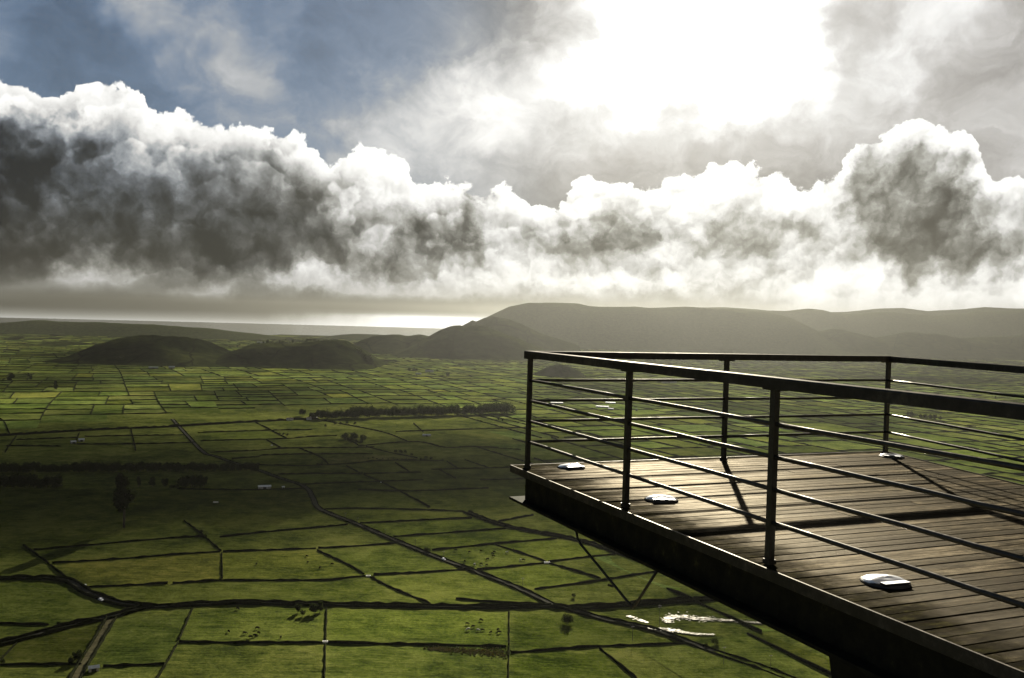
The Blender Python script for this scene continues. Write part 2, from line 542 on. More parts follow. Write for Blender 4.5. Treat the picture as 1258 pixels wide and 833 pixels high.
M_BARK = plain('bark', (0.055, 0.042, 0.03), 0.9)
M_ROAD = plain('asphalt', (0.034, 0.033, 0.026), 0.9, spec=0.0, scale=0.6)
M_DIRT = plain('dirt_track', (0.050, 0.045, 0.024), 0.9, spec=0.0, scale=0.4)
M_WHITE = plain('whitewash', (0.74, 0.72, 0.66), 0.7, scale=0.7, amt=0.12)
M_ROOF = plain('roof_tile', (0.26, 0.20, 0.16), 0.6, scale=0.9)
M_SHEET = plain('pale_sheet_roof', (0.55, 0.55, 0.52), 0.6, spec=0.1, scale=0.5, amt=0.15)
M_CONC = plain('concrete', (0.36, 0.34, 0.30), 0.8, scale=1.5)
M_DARK = plain('dark_opening', (0.02, 0.02, 0.02), 0.5)
M_POLE = plain('pole_timber', (0.05, 0.04, 0.032), 0.8)
M_COWB = material('black_cow_hide', lambda N, o: diffuse(N, o, N.mix(N.noise(position(N), 2.0, 3), (0.006, 0.005, 0.004, 1), (0.02, 0.017, 0.014, 1))))
M_COWW = plain('pied_cow_hide', (0.30, 0.28, 0.25), 0.7, scale=1.2, amt=0.9)
M_CAR = plain('white_car_paint', (0.75, 0.75, 0.74), 0.25, spec=0.6, amt=0.02)
M_GLASS = plain('dark_car_glass', (0.02, 0.022, 0.025), 0.1, spec=0.6)
M_RUBBER = plain('tyre_rubber', (0.015, 0.015, 0.015), 0.8)

def sheen(N, out, color, gloss, weight, rough, bump=None, strength=0.3, dist=0.004):
    d = N.new('ShaderNodeBsdfDiffuse'); N.put(d.inputs[0], color)
    g = N.new('ShaderNodeBsdfGlossy'); N.put(g.inputs['Color'], gloss); N.put(g.inputs['Roughness'], rough)
    if bump is not None:
        bn = N.new('ShaderNodeBump'); bn.inputs['Strength'].default_value = strength; bn.inputs['Distance'].default_value = dist
        N.put(bn.inputs['Height'], bump)
        N.l.new(bn.outputs[0], d.inputs['Normal']); N.l.new(bn.outputs[0], g.inputs['Normal'])
    mx = N.new('ShaderNodeMixShader'); N.put(mx.inputs[0], weight)
    N.l.new(d.outputs[0], mx.inputs[1]); N.l.new(g.outputs[0], mx.inputs[2])
    N.l.new(mx.outputs[0], out.inputs['Surface'])
def m_water(N, out):
    p = position(N)
    n = N.noise(p, 0.5, 4, 0.6)
    sheen(N, out, (0.02, 0.022, 0.010, 1), (1.0, 0.95, 0.82, 1), N.ramp(N.noise(p, 0.25, 5, 0.65), 0.36, 0.64, 0.0015, 0.011), 0.34, n, 0.3, 0.1)
M_POND = material('flood_water', m_water)
def m_sea(N, out):
    n = N.noise(N.v('MULTIPLY', position(N), (0.2, 1.0, 1.0)), 0.004, 5, 0.6)
    principled(N, out, (0.03, 0.04, 0.04, 1), 0.12, spec=0.5)
M_SEA = material('sea_water', m_sea)

# ------------------------------------------------------------------ valley floor
def und(x, y):
    """gentle roll of the valley floor"""
    r = math.hypot(x, y)
    k = max(0.0, min(1.0, (1500 - r) / 500))
    a = math.sin(x / 95 + 0.7 * math.sin(y / 170)) * math.cos(y / 120 + 0.4) + 0.6 * math.sin(x / 47 + y / 61 + 1.3)
    return 1.3 * k * a
def floor_pt(x, y):
    z = 0.0
    for _ in range(4):
        p = to_ground(x, y, z)
        z = und(p[0], p[1])
    return p
NEAR_FIELDS = [   # outlines in the photograph, grass tint
 ([(66,692),(271,679),(272,712),(108,720)], (1.35,1.2,1.1)), ([(274,679),(388,675),(447,706),(430,709),(274,712)], (1.25,1.2,1.0)),
 ([(392,675),(487,668),(565,699),(452,706)], (1.05,1.1,1.0)), ([(460,708),(578,700),(676,740),(530,742)], (0.9,0.95,0.8)),
 ([(110,722),(270,715),(450,710),(527,742),(400,741),(240,741),(180,743),(142,738)], (0.85,0.88,0.8)), ([(240,747),(400,747),(399,788),(221,787)], (0.95,1.0,0.9)),
 ([(403,748),(624,750),(624,793),(402,788)], (0.92,1.0,0.8)), ([(219,791),(397,791),(396,845),(190,845)], (0.9,0.9,0.9)),
 ([(401,791),(622,797),(622,846),(400,846)], (0.8,0.86,0.8)), ([(140,760),(236,747),(218,790),(200,815),(128,818)], (0.75,0.82,0.8)),
 ([(-40,798),(95,768),(134,762),(105,808),(95,815),(-40,816)], (0.52,0.52,0.5)), ([(-40,713),(85,716),(175,748),(95,766),(-40,765)], (0.8,0.86,0.8)),
 ([(628,752),(700,752),(840,790),(735,793),(627,800)], (0.65,0.72,0.6)), ([(628,803),(735,797),(780,832),(790,846),(627,846)], (0.7,0.78,0.6)),
 ([(487,664),(481,660),(622,650),(684,661.5),(531,675)], (1.05,1.1,0.9)), ([(533,677),(607,670),(669,691),(585,699)], (0.95,1.02,0.9)),
 ([(612,670),(684,663),(756,680),(674,689)], (1.0,1.08,0.8)), ([(588,701),(670,693),(738,712),(657,723)], (1.05,1.12,0.9)),
 ([(400,628),(437,626),(571,630),(580,636),(442,642)], (1.0,1.02,0.9)), ([(444,644),(580,638),(622,648),(483,658)], (0.9,0.98,0.8)),
 ([(440,559),(458,558.5),(513,564),(512,566.5),(470,566),(404,571),(395,563)], (1.2,1.05,1.4)), ([(-40,602),(220,602),(370,602),(383,625),(390,628),(300,655),(225,640),(60,676),(-40,690)], (0.7,0.7,0.7)),  # last outline: cloud shade of the meadow put into its tint
 ([(248,533),(333,529),(350,538),(316,540),(246,542)], (1.1,1.15,1.0)), ([(260,557),(354,552),(366,552),(392,561),(335,559),(285,564)], (0.8,0.85,0.8)),
 ([(345,584),(444,583),(470,594),(372,595)], (0.95,1.05,0.9)), ([(395,597),(470,594),(526,623),(400,625)], (0.8,0.85,0.8)), ([(344,530),(383,529),(412,535),(354,538.5)], (1.2,1.15,1.1)),
]
def valley():
    rs = [150, 220, 300, 360]
    while rs[-1] < 1500: rs.append(rs[-1] + 11)
    while rs[-1] < 11500: rs.append(rs[-1] * 1.06)
    na = 330
    V, Fc = [], []
    for r in rs:
        for i in range(na + 1):
            a = rad(-62 + 124 * i / na)
            x, y = r * math.sin(a), r * math.cos(a)
            z = und(x, y)
            if r > 7300: z -= 115 * min(1, ((r - 7300) / 2600)) ** 1.3
            V.append((x, y, z))
    for j in range(len(rs) - 1):
        for i in range(na):
            b = j * (na + 1) + i
            Fc.append((b, b + 1, b + na + 2, b + na + 1))
    o = mesh_obj('valley_floor', V, Fc, M_FIELD, smooth=True)
    tint = np.ones((len(V), 4))
    VA = np.array(V)[:, :2]
    for poly, c in NEAR_FIELDS:
        P = np.array([to_ground(x, y)[:2] for x, y in poly])
        ins = np.zeros(len(V), bool)
        j = len(P) - 1
        for i in range(len(P)):
            with np.errstate(divide='ignore', invalid='ignore'):
                hit = ((P[i, 1] > VA[:, 1]) != (P[j, 1] > VA[:, 1])) & (VA[:, 0] < (P[j, 0] - P[i, 0]) * (VA[:, 1] - P[i, 1]) / (P[j, 1] - P[i, 1] + 1e-12) + P[i, 0])
            ins ^= hit
            j = i
        tint[ins, :3] = c
    at = o.data.color_attributes.new('field', 'FLOAT_COLOR', 'POINT')
    at.data.foreach_set('color', tint.astype(np.float32).ravel())
    tag(o, 'green valley floor of pastures', kind='structure')
valley()
def sea():
    V, Fc = [], []
    n = 120
    for r in (6500, 9000, 14000, 21500):
        for i in range(n + 1):
            a = rad(-65 + 130 * i / n)
            V.append((r * math.sin(a), r * math.cos(a), -104.0))
    for j in range(3):
        for i in range(n):
            b = j * (n + 1) + i
            Fc.append((b, b + 1, b + n + 2, b + n + 1))
    tag(mesh_obj('sea', V, Fc, M_SEA), 'pale sea beyond the hills', kind='structure')
sea()

# ------------------------------------------------------------------ hills
def vnoise(seed):
    r = rng(seed)
    ph = [(r.uniform(0.6, 1.6), r.uniform(0.6, 1.6), r.uniform(0, 6.3), r.uniform(0, 6.3)) for _ in range(4)]
    def f(x, y):
        s, a, k = 0, 1, 1
        for i in range(5):
            p = ph[i % 4]
            s += a * math.sin(p[0] * k * x + p[2] + 1.3 * math.sin(p[1] * k * y + p[3])) * math.cos(p[1] * k * y * 0.9 + p[2])
            a *= 0.55; k *= 1.9
        return s
    return f
def hill(name, label, sil, D, W, base=-3.0, mat=None, rough=0.06, seed=0, nx=110, ny=46, asym=0.0):
    X, Z = [], []
    for x, y in sil:
        d = ray(x, y)
        k = D / d[1]
        X.append(d[0] * k); Z.append(EYE_Z + d[2] * k)
    f = vnoise(seed)
    H = max(Z) - base
    V, Fc = [], []
    x0, x1 = X[0], X[-1]
    for j in range(ny + 1):
        s = -1 + 2 * j / ny
        sh = (0.5 + 0.5 * math.cos(math.pi * s)) ** 0.85
        for i in range(nx + 1):
            x = x0 + (x1 - x0) * i / nx
            top = float(np.interp(x, X, Z))
            g = f(x / H * 1.1, s * 3.0)
            xx = x + asym * s * W
            z = base + (max(top, base) - base) * sh * (1 + rough * g * (1 - 0.6 * max(0, 1 - abs(s) * 6))) 
            V.append((xx, D + s * W, z))
    for j in range(ny):
        for i in range(nx):
            b = j * (nx + 1) + i
            Fc.append((b, b + 1, b + nx + 2, b + nx + 1))
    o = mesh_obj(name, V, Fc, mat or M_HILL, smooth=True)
    tag(o, label, kind='structure')
    return o
hill('hill', 'broad green cone hill with a flat top', [(58,455),(100,437),(140,421),(160,414),(172,412.5),(185,413.5),(197,414),(210,413),(235,418),(260,428),(285,437),(310,446),(345,457)], 3250, 400, seed=1, rough=0.15, nx=160, ny=70)
hill('knoll', 'low dark knoll at the foot of the cone hill', [(106,458),(130,450),(150,446),(163,451),(177,459)], 2960, 110, seed=2)
hill('hill', 'small rounded hill with a lit top', [(10,437),(45,425),(65,420.5),(85,419.5),(100,424),(125,434)], 4300, 300, seed=3)
hill('hill', 'wooded hill with a tree line on its crest', [(262,442),(300,427.5),(325,420),(333,418.5),(345,421),(370,419),(400,418),(425,422),(445,432),(458,441),(472,450),(495,458)], 3300, 360, seed=4, rough=0.14, nx=160, ny=70)
hill('ridge', 'long dark ridge in front of the sea', [(-160,403),(-60,400),(0,397),(45,393.5),(70,395),(120,396),(170,398),(220,401),(260,404),(300,409),(330,413),(345,416),(380,424)], 6200, 620, seed=5, rough=0.05, mat=M_MOUNT)  # dark material here stands in for cloud shade on the ridge
hill('ridge', 'low distant wooded ridge against the sea', [(325,422),(345,416),(365,413.5),(375,412),(395,414),(420,411),(440,410),(460,411),(480,412),(520,413),(560,412),(600,420)], 7000, 500, seed=6, rough=0.03)
hill('hill', 'rounded hill between the wooded hill and the steep peak', [(410,434),(430,424),(445,417),(460,413),(480,411.5),(490,411),(500,413),(515,411),(530,414),(575,424)], 4700, 450, seed=7)
hill('peak', 'steep hazy peak rising from the valley', [(482,440),(500,428),(520,416),(540,405),(556,398),(565,396.5),(572,399),(585,398.5),(600,402),(620,410),(640,418),(660,427),(690,436),(730,443)], 4450, 500, seed=8, rough=0.12, nx=160, ny=70)
hill('ridge', 'jagged ridge behind the steep peak', [(540,414),(560,404),(575,396),(580,393),(585,394.5),(595,390),(605,388),(615,390),(625,392),(640,398),(665,410),(710,424)], 5300, 450, seed=9, rough=0.03)
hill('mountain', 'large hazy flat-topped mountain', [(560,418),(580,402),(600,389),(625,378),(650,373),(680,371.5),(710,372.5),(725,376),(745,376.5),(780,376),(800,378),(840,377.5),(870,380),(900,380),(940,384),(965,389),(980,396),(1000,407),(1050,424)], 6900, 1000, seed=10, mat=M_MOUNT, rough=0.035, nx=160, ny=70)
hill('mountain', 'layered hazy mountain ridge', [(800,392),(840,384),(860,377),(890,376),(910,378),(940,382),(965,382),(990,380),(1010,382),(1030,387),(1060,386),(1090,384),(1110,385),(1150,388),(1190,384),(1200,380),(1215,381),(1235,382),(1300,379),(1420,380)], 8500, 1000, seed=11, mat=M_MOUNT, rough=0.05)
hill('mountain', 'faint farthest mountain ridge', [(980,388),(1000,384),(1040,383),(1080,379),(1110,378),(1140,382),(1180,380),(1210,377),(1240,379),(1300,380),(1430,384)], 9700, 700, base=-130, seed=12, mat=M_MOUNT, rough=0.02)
hill('hill', 'low hazy foothills below the mountains', [(850,428),(900,422),(960,413),(1000,408),(1020,405),(1035,404),(1050,408),(1075,415),(1110,410),(1140,412),(1180,415),(1258,413),(1400,412)], 6600, 520, seed=13, rough=0.12)
hill('hillock', 'small dark hillock in the middle of the fields', [(650,462),(670,452),(682,448),(690,447.5),(700,450),(712,456),(720,462)], 3050, 120, seed=14)

# ------------------------------------------------------------------ roads and field walls
def resample(P, step):
    P = [np.array(p[:2], float) for p in P]
    if len(P) > 2:                                   # Catmull-Rom
        Q = [P[0] * 2 - P[1]] + P + [P[-1] * 2 - P[-2]]
        S = []
        for i in range(1, len(Q) - 2):
            n = max(2, int(np.linalg.norm(Q[i + 1] - Q[i]) / (step * 0.5)))
            for k in range(n):
                t = k / n
                S.append(0.5 * ((2 * Q[i]) + (Q[i + 1] - Q[i - 1]) * t + (2 * Q[i - 1] - 5 * Q[i] + 4 * Q[i + 1] - Q[i + 2]) * t * t
                                + (3 * Q[i] - Q[i - 1] - 3 * Q[i + 1] + Q[i + 2]) * t ** 3))
        S.append(P[-1])
        P = S
    L = np.concatenate([[0], np.cumsum([np.linalg.norm(P[i + 1] - P[i]) for i in range(len(P) - 1)])])
    n = max(1, int(round(L[-1] / step)))
    return [np.array([np.interp(L[-1] * k / n, L, [p[0] for p in P]), np.interp(L[-1] * k / n, L, [p[1] for p in P])]) for k in range(n + 1)]
def normals(S):
    out = []
    for i in range(len(S)):
        t = S[min(i + 1, len(S) - 1)] - S[max(i - 1, 0)]
        t = t / (np.linalg.norm(t) + 1e-9)
        out.append(np.array([-t[1], t[0]]))
    return out
def ribbon(name, label, pts, w, mat, lift=0.16, step=6.0):
    S = resample(pts, step); Nn = normals(S)
    V, Fc = [], []
    for s, n in zip(S, Nn):
        for k in (-1, -0.33, 0.33, 1):
            q = s + n * k * w / 2
            V.append((q[0], q[1], und(q[0], q[1]) + lift))
    for i in range(len(S) - 1):
        for k in range(3):
            b = i * 4 + k
            Fc.append((b, b + 1, b + 5, b + 4))
    tag(mesh_obj(name, V, Fc, mat), label, kind='structure')
def bank(V, Fc, pts, w, h, seed, step=5.0, rag=0.35):
    """one ragged stone-wall / hedge strip appended to V, Fc"""
    r = rng(seed)
    S = resample(pts, step); Nn = normals(S)
    b0 = len(V)
    for i, (s, n) in enumerate(zip(S, Nn)):
        hh = h * (1 + rag * r.uniform(-1, 1)); off = r.uniform(-0.15, 0.15) * w
        zz = und(s[0], s[1])
        ww = w * (1 + 0.3 * r.uniform(-1, 1))
        for k, z in ((-0.5, -0.6), (-0.42, hh * 0.62), (-0.1, hh), (0.28, hh * 0.93), (0.5, -0.6)):
            q = s + n * (k * ww + off)
            V.append((q[0], q[1], zz + z))
    for i in range(len(S) - 1):
        for k in range(4):
            b = b0 + i * 5 + k
            Fc.append((b, b + 1, b + 6, b + 5))
    e = b0 + (len(S) - 1) * 5
    Fc.append((b0, b0 + 4, b0 + 3, b0 + 2, b0 + 1))
    Fc.append((e, e + 1, e + 2, e + 3, e + 4))
wall_count = [0]
def wall_thing(pts, label, group, w=1.3, h=1.3, name='field_wall', cat='wall', step=5.0, rag=0.42):
    V, Fc = [], []
    wall_count[0] += 1
    o0 = np.array(pts[0][:2], float)
    bank(V, Fc, pts, w, h, wall_count[0] * 7 + 3, step, rag)
    z0 = und(o0[0], o0[1])
    V = [(x - o0[0], y - o0[1], z - z0) for x, y, z in V]
    o = mesh_obj(name, V, Fc, M_HEDGE)
    o.location = (o0[0], o0[1], z0)
    tag(o, label, cat, group)
    return o
def G(px): return [floor_pt(x, y)[:2] for x, y in px]
def offset(P, d):
    S = resample(P, 12.0); Nn = normals(S)
    return [s + n * d for s, n in zip(S, Nn)]

R1 = G([(-60,711),(0,711),(57,711),(86,714.5),(105,727),(140,740),(178,746),(203,744.8),(238,743.5),(286,741),(397,743),(490,744.7),(600,746.5),(678,745)])
R1E = G([(678,745),(702,747.5),(797,741.5),(873,736),(930,731)])
R1B = G([(178,746),(140,757),(95,767),(41,781),(0,792),(-60,806)])
TRK = G([(136.7,759),(124,781),(108,807),(92,834),(76,862)])
R2 = G([(212,515),(220,524),(248,554),(265,561),(300,573),(318,578),(345,588),(374,598),(384,611),(389,622),(400,629),(437,643.5),(487.6,665),(535,684),(583,702),(637,723),(678,743)])
R2E = G([(678,743),(705,750),(743,761),(797,772.5),(842,788),(886,804),(934,820),(980,838)])
R3 = G([(573,629),(590,636),(624,647),(708,663.6),(756,678),(820,700)])
RTOP = G([(-60,538.5),(0,535.5),(104,529),(159,526.5),(200,525),(240,522.5),(335,517),(389,515)])
ribbon('road', 'narrow grey lane between hedges crossing the valley', R1, 4.6, M_ROAD)
ribbon('road', 'grey lane running on past the flooded field', R1E, 4.6, M_ROAD, 0.2)
ribbon('road', 'grey side lane leaving the walled lane', R1B, 4.0, M_ROAD, 0.24)
ribbon('dirt_track', 'straight walled farm track', TRK, 3.4, M_DIRT)
ribbon('road', 'long diagonal road lined by walls and poles', R2, 4.6, M_ROAD, 0.28)
ribbon('road', 'road passing beside the flooded field', R2E, 4.2, M_ROAD, 0.32)
ribbon('dirt_track', 'broad dark track bending through the fields', R3, 4.0, M_DIRT)
ribbon('road', 'straight lane below the farmhouses', RTOP, 4.5, M_ROAD)
for P, lab, w, h in ((R1, 'thick dark hedge along the narrow lane across the valley', 1.5, 1.6), (R1E, 'dark hedge along the lane past the flooded field', 1.8, 1.7),
                     (R1B, 'dark hedge along the side lane leaving the walled lane', 1.8, 1.8), (TRK, 'straight wall along the farm track', 1.4, 1.4),
                     (R2, 'dark wall along the long diagonal road', 1.0, 1.1), (R2E, 'low wall along the road beside the flooded field', 1.3, 1.2),
                     (R3, 'dark hedge along the broad bending track', 1.7, 1.6), (RTOP, 'dark hedge along the lane below the farmhouses', 2.4, 2.4)):
    for d in (-1, 1):
        Q = offset(P, d * (2.8 if w > 1.45 else 2.5))
        sea_side = (d > 0) != (P is R1B or P is TRK)
        wall_thing(Q, lab + (', on its seaward side' if sea_side else ', on the side towards the platform'), 'hedges along the lanes', w, h, 'hedge', 'hedge')

T_LIT = 'low dark stone wall between the lit green pastures beside the diagonal road'
T_NEAR = 'low dark stone wall between the grazed pastures below the narrow lane'
T_FAR = 'dark stone wall between the pastures above the dark tree row'
T_MID = 'dark stone wall between the pastures of the cloud-shaded middle valley'
WALLS = [
 (T_LIT, [(28.6,670),(51,686),(84,712)]), (T_LIT, [(64,692),(152,686.5),(222,681),(271,678)]), (T_LIT, [(274,678),(334,676),(388,674)]),
 (T_LIT, [(391,673.8),(487,667.4)]), (T_LIT, [(226,640),(245,654),(271.5,677)]), (T_LIT, [(272.5,679.5),(273,711)]), (T_LIT, [(108,721.5),(206,717)]),
 (T_LIT, [(212,717),(270,713.4),(310,713.5),(400,713),(427,710),(449,708)]), (T_LIT, [(459,706.5),(567,700),(578,699)]), (T_LIT, [(41,676),(222,660.5),(252,660)]),
 (T_LIT, [(270,660),(340,652.5),(427,644.5)]), (T_LIT, [(390,676.5),(427,693.8),(447,705.5)]), (T_LIT, [(455,709),(481,722.4),(529,742)]),
 (T_LIT, [(398,625.6),(437,624.8),(500,626),(571,628.6)]), (T_LIT, [(442,643),(580,636.6)]), (T_LIT, [(483,659.5),(560,654),(622,649.5)]),
 (T_LIT, [(531,676),(600,669),(684,662)]), (T_LIT, [(586,700),(620,697),(668,692)]), (T_LIT, [(674,690.5),(756,681)]), (T_LIT, [(609,669.5),(654,684),(670,690)]),
 (T_LIT, [(674,692),(700,699.5),(738,711)]), (T_LIT, [(657,724),(700,718.5),(740,713),(810,702)]),
 (T_NEAR, [(625.6,752),(625,793)]), (T_NEAR, [(625,797),(624,845)]), (T_NEAR, [(628,802),(735,794.5),(845,791)]), (T_NEAR, [(737,797),(778,831),(795,846)]),
 (T_NEAR, [(237,747),(220,786)]), (T_NEAR, [(218,791),(194,833),(186,848)]), (T_NEAR, [(220,789),(305,790),(397,790)]), (T_NEAR, [(403,789.5),(443,791),(622,794.6)]),
 (T_NEAR, [(401.5,748),(399.7,787)]), (T_NEAR, [(399.5,792),(398,846)]), (T_NEAR, [(127,819),(202,816)]), (T_NEAR, [(-20,766),(60,768)]), (T_NEAR, [(70,767.4),(92,767)]),
 (T_NEAR, [(22,788),(-10,822)]), (T_NEAR, [(-10,817.5),(100,816)]), (T_NEAR, [(20,541),(60,540)][:0] or [(560,736),(620,741),(668,742)]),
 (T_MID, [(218,601),(295,602.3),(372,600.5)]), (T_MID, [(20,540.5),(94,538)]), (T_MID, [(104,536.5),(160,535.5),(226,534.6)]), (T_MID, [(94,546),(167,545.7),(240,543.8)]),
 (T_MID, [(97.5,532),(92,546)]), (T_MID, [(161,527.5),(164,540),(167,554)]), (T_MID, [(6,556),(20,536)]), (T_MID, [(-10,512),(4,517),(12,533)]), (T_MID, [(8,548),(75,548.5)]),
 (T_FAR, [(243,531.7),(335,528.8),(383,528)]), (T_FAR, [(246,542),(316,540),(354,539),(383,536.5),(414,535.5)]), (T_FAR, [(258,556),(312,553.8),(354,551),(460,549.5)]),
 (T_FAR, [(285,564),(316,561.4),(335,559),(458,557.6)]), (T_FAR, [(314,571.5),(373,572.3),(430,570),(470,566),(545,566)]), (T_FAR, [(341,583),(444,582.6)]), (T_FAR, [(447,582.4),(517,580.6)]),
 (T_FAR, [(314,519),(333,528.5)]), (T_FAR, [(334,529.5),(352,538.5)]), (T_FAR, [(327.5,540.5),(345.8,550.7)]), (T_FAR, [(368,551),(393,561.4),(404,571)]), (T_FAR, [(426,573),(444.6,582.6)]),
 (T_FAR, [(447,583.5),(469,593),(497,606.6),(528,623.5)]), (T_FAR, [(371,595.5),(460,592),(520,590)]), (T_FAR, [(450,549),(480,556.5),(513,563)]), (T_FAR, [(561,509.6),(600,520.5),(650,534.5)]),
 (T_FAR, [(590,508.5),(660,525)]), (T_FAR, [(440,548),(511,543),(547,550),(586,549),(640,553)]), (T_FAR, [(530,577),(590,575.5),(655,574)]), (T_FAR, [(549,567),(563,576)]), (T_FAR, [(571,565),(600,575)]),
 (T_FAR, [(486,569),(503,580)]), (T_FAR, [(586,549.5),(620,560),(660,572)]), (T_FAR, [(540,577.5),(560,588)]), (T_FAR, [(580,645.5),(640,630)][:0] or [(612,641),(655,633)]),
 (T_FAR, [(486,530.5),(560,528),(650,525.5)]), (T_FAR, [(508,520),(520,531)]), (T_FAR, [(420,535),(440,547)]), (T_FAR, [(384,514),(420,521),(470,531),(500,542)]), (T_FAR, [(590,590),(660,588)]), (T_FAR, [(440,602),(500,603.5),(600,600)]),
]
for lab, px in WALLS:
    wall_thing(G(px), lab, 'stone walls between the fields', 1.05 if lab in (T_LIT, T_NEAR) else 1.4, 1.2 if lab in (T_LIT, T_NEAR) else 1.45)

# the rest of the chequerboard, farther out
FA = rad(22.0)
ax_a, ax_b = np.array([math.cos(FA), math.sin(FA)]), np.array([-math.sin(FA), math.cos(FA)])
def ab(q):
    w = q[0] * ax_a + q[1] * ax_b
    return w + np.array([22 * math.sin(w[1] / 310 + w[0] / 900), 26 * math.sin(w[0] / 420 + 1.0)])
BLOCKED = [(-900, 3250, 330), (-1800, 4250, 260), (-560, 3280, 300), (-340, 4450, 520)]
def inside(p):
    r, a = math.hypot(p[0], p[1]), math.degrees(math.atan2(p[0], p[1]))
    near = np.interp(a, [-34, -29, -14, -8, -0.5, 1.5, 8.5, 11, 34], [1560, 1560, 1800, 1870, 1660, 900, 860, 470, 450])
    return near < r < 6900 and abs(a) < 34
fr = rng(77)
far_fields, far_walls = [], []
def split(q, dep):
    q = [np.array(c) for c in q]
    la = (np.linalg.norm(q[1] - q[0]) + np.linalg.norm(q[2] - q[3])) / 2
    lb = (np.linalg.norm(q[3] - q[0]) + np.linalg.norm(q[2] - q[1])) / 2
    c = ab(sum(q) / 4)
    if la * lb < fr.uniform(4200, 17000) or dep > 22:
        if inside(c): far_fields.append([ab(k) for k in q])
        return
    t, u = fr.uniform(0.36, 0.64), 0.0
    u = t + fr.uniform(-0.05, 0.05)
    if la * fr.uniform(0.85, 1.2) > lb * 0.72:
        m1, m2 = q[0] + (q[1] - q[0]) * t, q[3] + (q[2] - q[3]) * u
        A, B = (q[0], m1, m2, q[3]), (m1, q[1], q[2], m2)
    else:
        m1, m2 = q[0] + (q[3] - q[0]) * t, q[1] + (q[2] - q[1]) * u
        A, B = (q[0], q[1], m2, m1), (m1, m2, q[2], q[3])
    far_walls.append((m1, m2))
    split(A, dep + 1); split(B, dep + 1)
split([(-5200, 300), (5200, 300), (5200, 7400), (-5200, 7400)], 0)
# fields
V, Fc, Cc = [], [], []
for q in far_fields:
    b = len(V)
    for p in q: V.append((p[0], p[1], und(p[0], p[1]) + 0.12))
    Fc.append((b, b + 1, b + 2, b + 3))
    g = fr.uniform(0.65, 1.5); y = fr.uniform(0.84, 1.0)
    if fr.random() < 0.05: g, y = 1.3, 1.04
    Cc.append((g * y, g, g * fr.uniform(0.8, 1.2), 1))
fo = mesh_obj('pasture', V, Fc, M_FIELD)
at = fo.data.color_attributes.new('field', 'FLOAT_COLOR', 'CORNER')
for poly, c in zip(fo.data.polygons, Cc):
    for li in poly.loop_indices: at.data[li].color = c
tag(fo, 'chequerboard of small green pastures filling the far valley', kind='structure')
# walls: long splits are cut into pieces, the nearest stay single things, the others are one mass
pieces = []
for m1, m2 in far_walls:
    L = np.linalg.norm(m2 - m1)
    n = max(1, int(round(L / 170)))
    for k in range(n):
        a, b = m1 + (m2 - m1) * k / n, m1 + (m2 - m1) * (k + 1) / n
        P = [ab(a + (b - a) * t) for t in (0, 0.33, 0.67, 1)]
        if inside(P[0]) and inside(P[3]):
            pieces.append((math.hypot(*P[1]), P))
pieces.sort(key=lambda t: t[0])
T_CHK = 'dark field wall in the chequerboard of small pastures far across the valley'
n_single = max(0, 285 - len(WALLS))
for k, (r, P) in enumerate(pieces[:n_single]):
    wall_thing(P, T_CHK, 'walls of the far chequerboard fields', 1.6, 1.5, step=13.0, rag=0.5)
V, Fc = [], []
for k, (r, P) in enumerate(pieces[n_single:]):
    bank(V, Fc, P, 1.8 if r < 3500 else 2.2, 1.5 if r < 3500 else 1.9, 5000 + k, 22.0 if r < 3500 else 40.0, 0.5)
o = mesh_obj('field_wall_network', V, Fc, M_HEDGE)
tag(o, 'web of dark field walls covering the far valley', kind='stuff')

# ------------------------------------------------------------------ trees
def make_tree(seed, h, cw, trunk, n, style='round'):
    r = rng(seed)
    root = empty('tree')
    tb = MB()
    lean = (r.uniform(-0.04, 0.04) * h, r.uniform(-0.04, 0.04) * h)
    tb.tube([(0, 0, -0.4), (lean[0] * 0.3, lean[1] * 0.3, h * trunk), (lean[0], lean[1], h * 0.85)], [0.028 * h, 0.02 * h, 0.006 * h], 6)
    for _ in range(5):
        a = r.uniform(0, 6.28); z0 = h * r.uniform(trunk * 0.8, 0.7)
        tb.tube([(lean[0] * 0.4, lean[1] * 0.4, z0), (math.cos(a) * cw * 0.45, math.sin(a) * cw * 0.45, z0 + h * r.uniform(0.1, 0.22))], [0.011 * h, 0.004 * h], 5)
    tb.build('trunk', M_BARK, root)
    lobes = []
    for _ in range(9 if style == 'round' else 12):
        t = r.random()
        if style == 'tall':
            lobes.append((r.uniform(-1, 1) * cw * 0.25, r.uniform(-1, 1) * cw * 0.25, h * (trunk + (1 - trunk) * t), cw * r.uniform(0.22, 0.42) * (1.05 - 0.5 * t)))
        else:
            a = r.uniform(0, 6.28); q = cw * 0.34 * math.sqrt(r.random())
            lobes.append((math.cos(a) * q, math.sin(a) * q, h * (trunk + 0.12 + (0.78 - trunk) * t * 0.95), cw * r.uniform(0.2, 0.34)))
    V, Fc = [], []
    for _ in range(n):
        x, y, z, rr = r.choice(lobes)
        d = Vector((r.gauss(0, 1), r.gauss(0, 1), r.gauss(0, 1))).normalized() * rr * (r.random() ** 0.35) * 1.08
        c = Vector((x, y, z)) + d
        if c.z < h * trunk * 0.75: continue
        s = h * r.uniform(0.034, 0.072)
        u = Vector((r.gauss(0, 1), r.gauss(0, 1), r.gauss(0, 0.7))).normalized() * s
        w = u.orthogonal().normalized() * s * r.uniform(0.6, 1.1)
        b = len(V)
        V += [tuple(c - u), tuple(c + w * 0.8), tuple(c + u * 0.9), tuple(c - w)]
        Fc.append((b, b + 1, b + 2, b + 3))
    mesh_obj('crown', V, Fc, M_LEAF, root)
    return root
ROUND = [make_tree(200 + k, 1.0, cw, 0.2, 1000) for k, cw in enumerate((0.75, 0.85, 0.68, 0.95))]
